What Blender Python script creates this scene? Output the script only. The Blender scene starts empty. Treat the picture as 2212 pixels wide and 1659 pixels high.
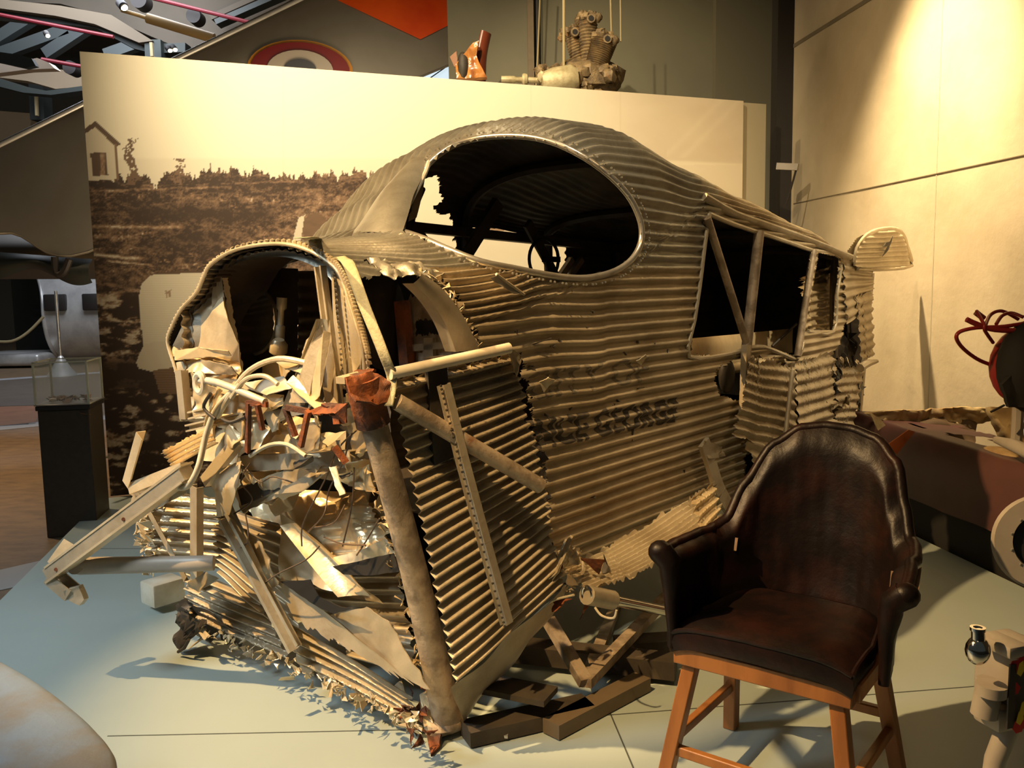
import bpy, bmesh, math, random
import numpy as np
from mathutils import Vector, Matrix, noise
random.seed(7)
V = Vector
C = bpy.context.scene.collection
SC = bpy.context.scene
# ---------------------------------------------------------------- camera model
F = 1900.0; CX, CY = 1106.0, 829.5
PITCH = math.atan(0.1134); ROLL = 0.017
CAM = V((0, 0, 1.6))
fw = V((0, math.cos(PITCH), -math.sin(PITCH)))
r0 = V((1, 0, 0)); u0 = V((0, math.sin(PITCH), math.cos(PITCH)))
rt = r0 * math.cos(ROLL) - u0 * math.sin(ROLL)
up = u0 * math.cos(ROLL) + r0 * math.sin(ROLL)
def ray(px, py): return fw + rt * ((px - CX) / F) - up * ((py - CY) / F)
def proj(p):
    d = V(p) - CAM; w = d.dot(fw)
    return (CX + F * d.dot(rt) / w, CY - F * d.dot(up) / w)
def PZ(px, py, z):
    d = ray(px, py); return CAM + d * ((z - CAM.z) / d.z)
def PY(px, py, y):
    d = ray(px, py); return CAM + d * (y / d.y)
def plane_hit(px, py, p, n):
    d = ray(px, py); return CAM + d * ((p - CAM).dot(n) / d.dot(n))
# wreck frame: t runs aft, n runs outward to the right side, z up
TH = math.radians(40.4)
A = V((math.sin(TH), math.cos(TH), 0)); N = V((math.cos(TH), -math.sin(TH), 0))
S0 = PZ(985, 1570, 0.12); S0.z = 0
def W(t, n, z): return S0 + A * t + N * n + V((0, 0, z))
def PT(px, py, t=-.25): return plane_hit(px, py, S0 + A * t, A)
def PN(px, py, n=0.0): return plane_hit(px, py, S0 + N * n, N)
def tn(p):
    d = V(p) - S0; return d.dot(A), d.dot(N), p[2]

# ---------------------------------------------------------------- materials
def mat(name, col, rough=.5, metal=0.0, col2=None, scale=6.0, detail=4, bump=0.0, bscale=None, lo=.4, hi=.65,
        stretch=None, rust=None, rust_lo=.62, rust_scale=3.0, spec=.5, emit=None, estr=0, trans=0, alpha=None):
    m = bpy.data.materials.new(name); m.use_nodes = True
    nt = m.node_tree; b = nt.nodes['Principled BSDF']; L = nt.links.new
    b.inputs['Base Color'].default_value = (*col, 1); b.inputs['Roughness'].default_value = rough
    b.inputs['Metallic'].default_value = metal; b.inputs['Specular IOR Level'].default_value = spec
    if trans: b.inputs['Transmission Weight'].default_value = trans; b.inputs['IOR'].default_value = 1.3
    if alpha is not None: b.inputs['Alpha'].default_value = alpha
    if emit: b.inputs['Emission Color'].default_value = (*emit, 1); b.inputs['Emission Strength'].default_value = estr
    tc = nt.nodes.new('ShaderNodeTexCoord'); mp = nt.nodes.new('ShaderNodeMapping'); L(tc.outputs['Object'], mp.inputs[0])
    if stretch: mp.inputs['Scale'].default_value = stretch
    out = None
    def tex(sc, det=detail):
        t = nt.nodes.new('ShaderNodeTexNoise'); L(mp.outputs[0], t.inputs['Vector'])
        t.inputs['Scale'].default_value = sc; t.inputs['Detail'].default_value = det; t.inputs['Roughness'].default_value = .6
        return t
    def ramp(t, a, c):
        r = nt.nodes.new('ShaderNodeMapRange'); L(t.outputs['Fac'], r.inputs[0])
        r.inputs[1].default_value = a; r.inputs[2].default_value = c; return r
    def mix(fac, ca, cb):
        x = nt.nodes.new('ShaderNodeMix'); x.data_type = 'RGBA'; L(fac, x.inputs[0])
        for k, c in ((6, ca), (7, cb)):
            if isinstance(c, tuple): x.inputs[k].default_value = (*c, 1)
            else: L(c, x.inputs[k])
        return x.outputs[2]
    if col2: out = mix(ramp(tex(scale), lo, hi).outputs[0], tuple(col), tuple(col2))
    if rust:
        rf = ramp(tex(rust_scale, 8), rust_lo, rust_lo + .06)
        out = mix(rf.outputs[0], out if out is not None else tuple(col), tuple(rust))
        inv = nt.nodes.new('ShaderNodeMath'); inv.operation = 'MULTIPLY_ADD'; L(rf.outputs[0], inv.inputs[0])
        inv.inputs[1].default_value = -metal; inv.inputs[2].default_value = metal; L(inv.outputs[0], b.inputs['Metallic'])
    if out is not None: L(out, b.inputs['Base Color'])
    if bump:
        bp = nt.nodes.new('ShaderNodeBump'); bp.inputs['Strength'].default_value = bump; bp.inputs['Distance'].default_value = .01
        L(tex(bscale or scale * 3).outputs['Fac'], bp.inputs['Height']); L(bp.outputs[0], b.inputs['Normal'])
    return m
M = {}
M['skin'] = mat('weathered_duralumin', (.50, .42, .29), .42, .42, (.36, .29, .19), 5, 5, .25, 25, rust=(.16, .07, .03), rust_lo=.72, rust_scale=9)
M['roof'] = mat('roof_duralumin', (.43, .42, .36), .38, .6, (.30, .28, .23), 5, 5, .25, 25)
M['bright'] = mat('bare_duralumin', (.66, .57, .40), .38, .35, (.48, .39, .25), 4, 5, .3, 18)
M['foil'] = mat('crumpled_bare_metal', (.84, .68, .42), .32, .38, (.62, .46, .25), 3, 4, .35, 12)
M['tube'] = mat('scuffed_grey_tube', (.44, .35, .25), .5, .25, (.25, .19, .13), 11, 8, .4, 40, lo=.45, hi=.58, rust=(.20, .075, .02), rust_lo=.655, rust_scale=5)
M['rail'] = mat('primed_profile', (.50, .44, .33), .45, .4, (.38, .32, .23), 8, 5, .2, 30)
M['rust'] = mat('flaking_rust', (.24, .065, .016), .8, 0, (.07, .03, .018), 9, 8, .8, 30, lo=.42, hi=.58)
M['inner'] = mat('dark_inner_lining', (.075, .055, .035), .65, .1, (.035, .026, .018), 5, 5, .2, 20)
M['dark'] = mat('dark_metal', (.035, .03, .024), .6, .2, (.06, .048, .034), 6, 5, .3, 25)  # plain dark metal, also standing in for shaded gaps
M['rimm'] = mat('polished_rim', (.62, .60, .55), .28, .75, (.45, .42, .36), 8, 4)
M['white'] = mat('cream_painted_metal', (.80, .74, .60), .4, .1, (.62, .54, .40), 6, 5)
M['cable'] = mat('brown_wire', (.10, .065, .04), .6, 0)
M['conduit'] = mat('pale_conduit', (.66, .58, .42), .5, .1, (.5, .42, .28), 20, 4)
M['strap'] = mat('olive_web_strap', (.40, .38, .25), .8, 0, (.32, .30, .19), 30, 4, .3, 90)
M['paint'] = mat('faded_black_paint', (.035, .03, .026), .6, 0, (.09, .075, .055), 25, 6)
M['paint2'] = mat('worn_black_paint', (.15, .125, .09), .6, .2, (.27, .235, .17), 22, 6)
M['leather'] = mat('worn_brown_leather', (.007, .004, .0035), .42, 0, (.026, .008, .005), 7, 6, .35, 14, spec=.22, lo=.45, hi=.75)
M['leathin'] = mat('leather_lining', (.20, .12, .06), .6, 0, (.12, .07, .035), 9, 5)
M['wood'] = mat('honey_oak', (.36, .14, .035), .42, 0, (.22, .08, .02), 9, 6, .15, 30, stretch=(1, 1, .2))
M['plank_shade'] = mat('shade_tinted_timber', (.060, .046, .03), .8, 0, (.04, .03, .02), 9, 6, .2, 20)  # darker timber copy with the wreck's shade put into its colour
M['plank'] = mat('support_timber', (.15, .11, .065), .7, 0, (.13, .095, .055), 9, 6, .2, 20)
M['platform'] = mat('pale_green_platform', (.37, .44, .42), .42, 0, (.345, .41, .39), 1.2, 3, .03, 60)
M['seam'] = mat('platform_joint', (.06, .07, .06), .8)
M['concrete'] = mat('cast_concrete', (.56, .46, .31), .85, 0, (.46, .37, .24), 1.3, 7, .35, 9)
M['cjoint'] = mat('concrete_joint', (.20, .16, .10), .9)
M['greywall'] = mat('grey_green_wall', (.17, .16, .105), .8, 0, (.15, .14, .095), 1, 3)
M['blackcol'] = mat('black_steel', (.018, .014, .012), .6)
M['hallfloor'] = mat('brown_hall_floor', (.20, .13, .07), .55, 0, (.13, .085, .05), 5, 7, .1, 20, stretch=(1, 2.2, 1))
M['terra'] = mat('terracotta_band', (.30, .13, .06), .6, 0, (.24, .10, .045), 3, 4)
M['gband'] = mat('grey_band', (.30, .30, .31), .6)
M['dband'] = mat('dark_brown_band', (.11, .085, .065), .6, 0, (.09, .07, .05), 3, 4)
M['pedestal'] = mat('dark_brown_laminate', (.045, .032, .02), .5, 0, (.038, .027, .018), 30, 2)
M['acrylic'] = mat('clear_acrylic', (.9, .95, .92), .05, 0, trans=.0, alpha=.13, spec=.6)
M['edgeac'] = mat('acrylic_edge', (.75, .76, .62), .2, 0, alpha=.75)
M['silver'] = mat('polished_aluminium', (.66, .66, .64), .35, .45, (.48, .48, .48), 2.5, 4, .08, 6)
M['wing'] = mat('satin_wing_metal', (.30, .27, .22), .36, .55, (.26, .23, .18), 1.2, 4, .05, 4)
M['orange'] = mat('orange_dayglo_paint', (.80, .10, .008), .35, 0, (.62, .05, .005), 1.2, 4)
M['red'] = mat('dark_red_paint', (.22, .010, .012), .4)
M['yellow'] = mat('ochre_yellow_paint', (.60, .24, .01), .4)
M['wht'] = mat('off_white_paint', (.55, .48, .40), .4)
M['blue'] = mat('slate_blue_paint', (.07, .075, .095), .4)
M['engine'] = mat('corroded_engine_metal', (.26, .18, .085), .6, .3, (.12, .085, .05), 14, 6, .8, 40, rust=(.20, .10, .03), rust_lo=.60, rust_scale=12)
M['enginep'] = mat('pale_engine_casting', (.50, .42, .24), .5, .2, (.33, .26, .13), 12, 5, .4, 30)
M['rope'] = mat('hemp_rope', (.34, .27, .14), .8, 0)
M['ceil'] = mat('ceiling_panel', (.11, .09, .065), .8, 0, (.09, .075, .055), 1, 3)
M['truss'] = mat('dark_green_steel', (.035, .042, .038), .5, .3)
M['baffle'] = mat('grey_baffle', (.12, .14, .14), .5, .3)
M['pipe_red'] = mat('red_pipe_paint', (.13, .006, .012), .5)
M['lamp'] = mat('lit_lamp_face', (1, .9, .7), .5, emit=(1, .82, .5), estr=12)
M['daylight'] = mat('daylit_window', (.8, .9, 1), .5, emit=(.62, .78, .85), estr=.9)
M['wood2'] = mat('amber_wood', (.55, .24, .06), .25, 0, (.30, .10, .03), 4, 5, stretch=(3, 3, .4))
M['float'] = mat('weathered_blue_grey_paint', (.30, .38, .48), .5, .05, (.30, .29, .27), 4, 7, .2, 25, lo=.45, hi=.62)
M['burg'] = mat('burgundy_fabric_skin', (.085, .030, .024), .55, 0, (.06, .022, .018), 3, 5)
M['torn'] = mat('torn_plywood', (.46, .33, .15), .8, 0, (.28, .18, .08), 6, 6, .4, 15)
M['black'] = mat('matt_black', (.008, .007, .006), .8)
M['tred'] = mat('red_enamel', (.30, .018, .016), .35)
M['putty'] = mat('putty_grey_paint', (.36, .32, .27), .45, .05, (.31, .27, .22), 6, 4)
M['chrome'] = mat('chrome', (.6, .57, .52), .12, 1)
M['heap'] = mat('brown_debris', (.30, .17, .08), .8, 0, (.16, .09, .04), 20, 5)

# ---------------------------------------------------------------- mesh builder
def catmull(pts, k):
    P = [V(p) for p in pts]
    if k <= 1 or len(P) < 3: return P
    out = []
    for i in range(len(P) - 1):
        a = P[max(i - 1, 0)]; b = P[i]; c = P[i + 1]; d = P[min(i + 2, len(P) - 1)]
        for j in range(k):
            s = j / k
            out.append(.5 * ((2 * b) + (c - a) * s + (2 * a - 5 * b + 4 * c - d) * s * s + (3 * b - a - 3 * c + d) * s ** 3))
    out.append(P[-1]); return out
class MB:
    def __init__(s): s.v = []; s.f = []
    def add(s, vs, fs):
        o = len(s.v); s.v += [tuple(x) for x in vs]; s.f += [tuple(o + i for i in f) for f in fs]; return s
    def tube(s, pts, r, seg=10, k=1, closed=False, flat=None):
        P = catmull(pts, k); n = len(P)
        if closed: P = catmull(list(pts) + [pts[0]], k)[:-1]; n = len(P)
        R = r if isinstance(r, (list, tuple)) else [r, r]
        vs = []; prev = None
        for i, p in enumerate(P):
            a = P[i - 1] if (i or closed) else P[0]; b = P[(i + 1) % n] if (i < n - 1 or closed) else P[-1]
            d = (b - a)
            if d.length < 1e-9: d = V((0, 0, 1))
            d.normalize()
            if prev is None: x = d.orthogonal().normalized()
            else:
                x = prev - d * prev.dot(d)
                x = x.normalized() if x.length > 1e-6 else d.orthogonal().normalized()
            prev = x; y = d.cross(x)
            q = i / max(n - 1, 1) * (len(R) - 1); j = min(int(q), len(R) - 2); rr = R[j] + (R[j + 1] - R[j]) * (q - j)
            for m in range(seg):
                an = 2 * math.pi * m / seg
                vs.append(p + (x * math.cos(an) + y * math.sin(an) * (flat or 1)) * rr)
        fs = []
        for i in range(n if closed else n - 1):
            for m in range(seg):
                a = i * seg + m; b = i * seg + (m + 1) % seg; c = ((i + 1) % n) * seg + (m + 1) % seg; d = ((i + 1) % n) * seg + m
                fs.append((a, b, c, d))
        if not closed: fs += [tuple(reversed(range(seg))), tuple(range((n - 1) * seg, n * seg))]
        return s.add(vs, fs)
    def ring(s, pts, r, seg=8, k=4): return s.tube(pts, r, seg, k, closed=True)
    def beam(s, p0, p1, w, h, hint=(0, 0, 1), prof='box', th=.15, w1=None, h1=None):
        p0, p1 = V(p0), V(p1); d = (p1 - p0).normalized(); x = d.cross(V(hint))
        if x.length < 1e-5: x = d.orthogonal()
        x.normalize(); y = x.cross(d)
        if prof == 'box': pf = [(-1, -1), (1, -1), (1, 1), (-1, 1)]
        elif prof == 'U': pf = [(-1, -1), (1, -1), (1, 1), (1 - th, 1), (1 - th, -1 + th * 1.4), (-1 + th, -1 + th * 1.4), (-1 + th, 1), (-1, 1)]
        elif prof == 'L': pf = [(-1, -1), (1, -1), (1, -1 + th), (-1 + th, -1 + th), (-1 + th, 1), (-1, 1)]
        elif prof == 'hat': pf = [(-1, -1), (-.55, -1), (-.4, .8), (.4, .8), (.55, -1), (1, -1), (1, -.85), (.65, -.85), (.5, 1), (-.5, 1), (-.65, -.85), (-1, -.85)]
        n = len(pf); vs = []
        for p, ww, hh in ((p0, w, h), (p1, w1 or w, h1 or h)):
            vs += [p + x * (a * ww / 2) + y * (b * hh / 2) for a, b in pf]
        fs = [tuple(reversed(range(n))), tuple(range(n, 2 * n))] + [(i, (i + 1) % n, n + (i + 1) % n, n + i) for i in range(n)]
        return s.add(vs, fs)
    def box(s, c, d, ax=None):
        ax = ax or (V((1, 0, 0)), V((0, 1, 0)), V((0, 0, 1))); c = V(c)
        vs = [c + ax[0] * (i * d[0] / 2) + ax[1] * (j * d[1] / 2) + ax[2] * (k * d[2] / 2) for k in (-1, 1) for j in (-1, 1) for i in (-1, 1)]
        return s.add(vs, [(0, 2, 3, 1), (4, 5, 7, 6), (0, 1, 5, 4), (2, 6, 7, 3), (0, 4, 6, 2), (1, 3, 7, 5)])
    def bbox(s, c, d, ax=None, bv=.01, seg=2):
        ax = ax or (V((1, 0, 0)), V((0, 1, 0)), V((0, 0, 1))); bm = bmesh.new()
        bmesh.ops.create_cube(bm, size=1); 
        for v in bm.verts: v.co = V((v.co.x * d[0], v.co.y * d[1], v.co.z * d[2]))
        bmesh.ops.bevel(bm, geom=bm.edges[:], offset=bv, segments=seg, affect='EDGES', profile=.5)
        bm.verts.index_update()
        s.add([V(c) + ax[0] * v.co.x + ax[1] * v.co.y + ax[2] * v.co.z for v in bm.verts], [[v.index for v in f.verts] for f in bm.faces]); bm.free(); return s
    def prism(s, pts, ext):
        P = [V(p) for p in pts]; n = len(P); e = V(ext)
        return s.add(P + [p + e for p in P], [tuple(reversed(range(n))), tuple(range(n, 2 * n))] + [(i, (i + 1) % n, n + (i + 1) % n, n + i) for i in range(n)])
    def lathe(s, prof, o, ax=(0, 0, 1), seg=24):
        o = V(o); d = V(ax).normalized(); x = d.orthogonal().normalized(); y = d.cross(x); vs = []; n = len(prof)
        for r, h in prof:
            for m in range(seg):
                a = 2 * math.pi * m / seg; vs.append(o + d * h + (x * math.cos(a) + y * math.sin(a)) * r)
        fs = [(i * seg + m, i * seg + (m + 1) % seg, (i + 1) * seg + (m + 1) % seg, (i + 1) * seg + m) for i in range(n - 1) for m in range(seg)]
        fs += [tuple(reversed(range(seg))), tuple(range((n - 1) * seg, n * seg))]
        return s.add(vs, fs)
    def blob(s, c, d, ax=None, seg=16, ns=0, sc=5):
        ax = ax or (V((1, 0, 0)), V((0, 1, 0)), V((0, 0, 1))); c = V(c); vs = []; h = seg // 2
        for i in range(h + 1):
            for j in range(seg):
                a = math.pi * i / h; b = 2 * math.pi * j / seg
                q = V((math.sin(a) * math.cos(b), math.sin(a) * math.sin(b), math.cos(a)))
                k = 1 + ns * noise.noise(q * 2 + c * sc)
                vs.append(c + (ax[0] * q.x * d[0] + ax[1] * q.y * d[1] + ax[2] * q.z * d[2]) * k)
        return s.add(vs, [(i * seg + j, (i + 1) * seg + j, (i + 1) * seg + (j + 1) % seg, i * seg + (j + 1) % seg) for i in range(h) for j in range(seg)])
    def grid(s, fn, nu, nv, mask=None, wrap=False):
        vs = [fn(i / nu, j / nv) for j in range(nv + 1) for i in range(nu + 1)]; fs = []
        for j in range(nv):
            for i in range(nu):
                a = j * (nu + 1) + i
                if mask and mask((i + .5) / nu, (j + .5) / nv, (V(vs[a]) + V(vs[a + nu + 2])) / 2): continue
                fs.append((a, a + 1, a + nu + 2, a + nu + 1))
        return s.add(vs, fs)
    def patch(s, c, nu=30, nv=30, cyc=0, amp=.008, ns=.01, nsc=4, j0=0, j1=0, jt=0, jb=0, mask=None, bulge=0, crease=0, csc=5, th=0):
        """four corners c00,c10,c11,c01 (u then v); corrugations run along u, cyc of them over v"""
        a, b, cc, d = [V(x) for x in c]; nrm = ((b - a).cross(d - a)).normalized(); sd = V((a.x * 3, a.z * 5, b.x * 2))
        def jg(x, k): return (noise.noise(V((x * 18, k * 7.3, sd.x))) + .6 * noise.noise(V((x * 55, k * 3.1, sd.y))) + .3 * noise.noise(V((x * 140, k, sd.z))))
        def fn(u, v):
            u1 = u + (1 - u) * j0 * jg(v, 1) + u * j1 * jg(v, 2); v1 = v + (1 - v) * jb * jg(u, 3) + v * jt * jg(u, 4)
            p = (a * (1 - u1) + b * u1) * (1 - v1) + (d * (1 - u1) + cc * u1) * v1
            h = bulge * 4 * u * (1 - u) * (.3 + .7 * 4 * v * (1 - v)) + ns * noise.noise(p * nsc + sd)
            if crease: h += crease * (1 - 3 * abs(noise.noise(p * csc + sd))) + crease * .4 * (1 - 3 * abs(noise.noise(p * csc * 2.6 + sd)))
            if cyc: h += amp * math.sin(2 * math.pi * (cyc * v1) + 1.3 * noise.noise(p * 2.5))
            return p + nrm * h
        o = len(s.v); s.grid(fn, nu, nv, mask)
        if th: 
            fs = [f for f in s.f if f[0] >= o]; k = len(s.v) - o
            s.v += [tuple(V(x) - nrm * th) for x in s.v[o:]]
            s.f += [tuple(reversed([i + k for i in f])) for f in fs]
            ed = {}
            for f in fs:
                for i in range(len(f)):
                    e = (f[i], f[(i + 1) % len(f)]); 
                    if (e[1], e[0]) in ed: del ed[(e[1], e[0])]
                    else: ed[e] = 1
            s.f += [(e[1], e[0], e[0] + k, e[1] + k) for e in ed]
        return s
    def sheet(s, pts, ns=.015, nsc=5, th=.003, cuts=3, jag=0, crease=True):
        bm = bmesh.new(); vs = [bm.verts.new(V(p)) for p in pts]; f = bm.faces.new(vs); f.normal_update(); nrm = f.normal.copy()
        bmesh.ops.triangulate(bm, faces=[f])
        for _ in range(cuts): bmesh.ops.subdivide_edges(bm, edges=bm.edges[:], cuts=1, use_grid_fill=True)
        bmesh.ops.triangulate(bm, faces=bm.faces[:])
        sd = V(pts[0]) * 7
        for v in bm.verts:
            q = v.co * nsc + sd
            h = noise.noise(q)
            if crease: h = h * .5 + (1 - 3 * abs(noise.noise(q * 1.3))) * .5 + .25 * (1 - 3 * abs(noise.noise(q * 3)))
            off = nrm * (h * ns)
            if jag and v.is_boundary: off += V((noise.noise(v.co * 30), noise.noise(v.co * 31 + sd), noise.noise(v.co * 29 - sd))) * jag
            v.co += off
        if th: bmesh.ops.solidify(bm, geom=bm.faces[:], thickness=th)
        bm.verts.index_update()
        s.add([v.co for v in bm.verts], [[v.index for v in f.verts] for f in bm.faces]); bm.free(); return s
    def build(s, name, m, parent=None, ang=38, label=None, cols=None):
        me = bpy.data.meshes.new(name); me.from_pydata(s.v, [], s.f); me.update()
        me.materials.append(M[m] if isinstance(m, str) else m)
        if ang:
            me.polygons.foreach_set('use_smooth', [True] * len(me.polygons)); me.set_sharp_from_angle(angle=math.radians(ang))
        o = bpy.data.objects.new(name, me); C.objects.link(o)
        if parent:
            o.parent = parent
            if parent.type == 'EMPTY': o.location = -parent.location
        if label: o['label'] = label
        return o
def thing(name, label, cat, loc=(0, 0, 0), group=None):
    o = bpy.data.objects.new(name, None); C.objects.link(o); o.location = loc; o.empty_display_size = .1
    o['label'] = label; o['category'] = cat
    if group: o['group'] = group
    return o
def tag(o, label, cat, group=None):
    o['label'] = label; o['category'] = cat
    if group: o['group'] = group
    return o
def struct(o): o['kind'] = 'structure'; return o
def inpoly(x, y, P):
    c = False; j = len(P) - 1
    for i in range(len(P)):
        if (P[i][1] > y) != (P[j][1] > y) and x < (P[j][0] - P[i][0]) * (y - P[i][1]) / (P[j][1] - P[i][1]) + P[i][0]: c = not c
        j = i
    return c
# ================================================================ THE WRECK
wr = thing('aircraft_wreck', 'crushed corrugated metal aircraft fuselage with torn open nose and oval cockpit opening', 'aircraft wreck', (0.5, 4.0, .1))
# sections: t, n right edge, n left edge, z where the side turns into the roof, z crown, z bottom
SEC = [(-.25, -.20, -1.20, 1.52, 1.76, .35), (.1, -.03, -1.30, 1.45, 1.77, .40), (.35, 0, -1.40, 1.5, 1.83, .42), (.55, 0, -1.46, 1.54, 1.99, .43), (.8, 0, -1.5, 1.6, 2.20, .40), (1.1, 0, -1.5, 1.66, 2.34, .38),
       (1.4, 0, -1.5, 1.78, 2.35, .40), (1.75, 0, -1.5, 1.95, 2.20, .42), (2.2, 0, -1.5, 1.91, 2.08, .48), (3.0, 0, -1.45, 1.82, 1.95, .58), (3.6, -.04, -1.35, 1.72, 1.84, .66), (4.25, -.12, -1.2, 1.56, 1.70, .8)]
def sec(t):
    for i in range(len(SEC) - 1):
        if t <= SEC[i + 1][0] or i == len(SEC) - 2:
            a, b = SEC[i], SEC[i + 1]; k = (t - a[0]) / (b[0] - a[0]); k = max(0, min(1, k)); k2 = k * k * (3 - 2 * k) * .5 + k * .5
            return [a[j] + (b[j] - a[j]) * k2 for j in range(1, 6)]
VR = .30; VL = .72   # v range: right side 0..VR, roof, left side VL..1
RIMP = [(392, 905), (388, 850), (380, 800), (362, 740), (372, 705), (392, 668), (425, 632), (440, 600), (455, 572), (500, 543), (560, 529), (620, 528), (672, 543), (712, 568), (731, 588), (745, 620), (757, 659), (770, 700), (779, 734), (786, 770), (790, 840)]
RNZ = [tn(p)[1:] for p in catmull([PT(x, y, -.25) for x, y in RIMP[5:16]], 8)][::-1]
def hull0(t, v):
    p = hull00(t, v); w = max(0, min(1, (.13 - t) / .38)); w = w * w * (3 - 2 * w)
    if w > 0:
        k = max(0, min(1, (v - VR) / (VL - VR))) * (len(RNZ) - 1); i = min(int(k), len(RNZ) - 2); n = RNZ[i][0] + (RNZ[i + 1][0] - RNZ[i][0]) * (k - i); z = RNZ[i][1] + (RNZ[i + 1][1] - RNZ[i][1]) * (k - i)
        if v < VR or v > VL: z = p.z
        p = p.lerp(W(t, n, z), w)
    return p
def hull00(t, v):
    nr, nl, zs, zc, zb = sec(t)
    if v < VR: 
        k = v / VR; z = zb + (zs - zb) * k
        return W(t, nr - .10 * max(0, (.35 - k)) ** 1.6, z)
    if v > VL:
        k = (1 - v) / (1 - VL); return W(t, nl + .10 * max(0, (.35 - k)) ** 1.6, zb + (zs - zb) * k)
    a = math.pi * (v - VR) / (VL - VR); c, s = math.cos(a), math.sin(a); e = .78
    mid, hw = (nr + nl) / 2, (nr - nl) / 2
    return W(t, mid + hw * math.copysign(abs(c) ** e, c), zs + (zc - zs) * abs(s) ** e)
def hnorm(t, v):
    e = .004; a = hull0(min(t + e, 4.25), v) - hull0(max(t - e, -.25), v); b = hull0(t, min(v + e, 1)) - hull0(t, max(v - e, 0))
    n = a.cross(b); n.normalize(); return n
# arc length table at a reference section so the corrugation pitch stays about 5 cm
NV = 760; vt = [0]; tot = 0
for j in range(NV): tot += (hull0(1.1, (j + 1) / NV) - hull0(1.1, j / NV)).length; vt.append(tot)
CYC = round(tot / .052)
PITCH_C = .047
def arc(v):
    x = v * NV; j = min(int(x), NV - 1); return vt[j] + (vt[j + 1] - vt[j]) * (x - j)
AR, AL = arc(VR), arc(VL)
def vphase(t, v):
    nr, nl, zs, zc, zb = sec(t)
    if v <= VR: return (zb + (zs - zb) * v / VR) / PITCH_C
    rw = ((nr - nl) + (zc - zs)) / (1.5 + .68); L = (AL - AR) * rw; k = min((v - VR) / (VL - VR), 1); z0 = 1.6 + (zs - 1.6) * (1 - k) ** 2
    if v > (VR + VL) / 2: return vphase(t, VR * (1 - v) / (1 - VL) if v > VL else VL - v + VR)
    return (z0 + (arc(v) - AR) * rw) / PITCH_C
def hull(t, v, off=0, amp=.0100):
    p = hull0(t, v); n = hnorm(t, v)
    w = noise.noise(V((t * 1.7, v * 9, 3)))
    h = amp * math.sin(2 * math.pi * (vphase(t, v) + (.22 * noise.noise(V((t * 3, v * 10, 5))) if t < .9 and v < .5 else 0)))
    d = .009 * noise.noise(V((t * 1.6, v * 9, 8))) + .0012 * noise.noise(V((t * 9, v * 60, 1)))
    if t > 1.9 and v > VR - .02: d += .003 * noise.noise(V((t * 7, v * 50, 6)))
    if t < .55 and v < VR + .2: d += .010 * noise.noise(V((t * 5, v * 16, 2)))
    droop = .055 * max(0, 1.7 - t) * max(0, (VR - v)) / VR * -1
    q = p + n * (h + d + off)
    if v < VR: q.z += -.10 * (VR - v) / VR * max(0, 1 - abs(t - .2) / 1.4) * 0 
    return q
OVAL = [(868, 500), (872, 470), (885, 430), (905, 385), (935, 345), (985, 312), (1050, 296), (1125, 294), (1190, 306), (1250, 333), (1300, 366), (1340, 402), (1368, 440), (1385, 485), (1384, 525), (1365, 560), (1330, 585), (1280, 599), (1230, 600), (1170, 592), (1110, 580), (1040, 566), (970, 540), (915, 516)]
WIN1 = [(1532, 462), (1585, 484), (1648, 505), (1700, 522), (1752, 540), (1738, 640), (1728, 772), (1660, 752), (1612, 752), (1598, 766), (1490, 768), (1500, 690), (1512, 610), (1522, 530)]
WIN2 = [(1768, 545), (1812, 556), (1806, 640), (1798, 714), (1745, 712), (1752, 640)]
HOLE = [(1548, 792), (1575, 778), (1622, 770), (1700, 778), (1690, 800), (1640, 830), (1690, 860), (1680, 1000), (1650, 1090), (1605, 1040), (1618, 900), (1596, 868), (1560, 855), (1545, 825)]
NOSEOPEN = [(700, 585), (745, 577), (790, 560), (860, 578), (900, 586), (945, 600), (985, 640), (1000, 690), (1028, 722), (1035, 755), (1128, 765), (1140, 850), (1175, 980), (1190, 1190), (1215, 1260), (1000, 1700), (600, 1500), (700, 800), (720, 650)]
TAIL = [(1798, 760), (1836, 690), (1838, 650), (1848, 640), (1862, 700), (1850, 760), (1842, 800), (1838, 850), (1832, 900), (1842, 960), (1780, 960), (1800, 860)]
def edge_noise(px, py, k=9): return (px + k * noise.noise(V((px * .05, py * .05, 0))) + k * .5 * noise.noise(V((px * .16, py * .16, 4))), py + k * noise.noise(V((px * .05, py * .05, 9))))
def lefthole(t, z):
    L = [(.95, 1.30, 1.22, 1.88), (1.72, 2.62, 1.20, 1.93)]
    e = .03 * noise.noise(V((t * 12, z * 12, 5)))
    for a, b, c, d in L[1:]:
        if a + .0 < t < b and c < z < d: return True
    return False
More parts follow.
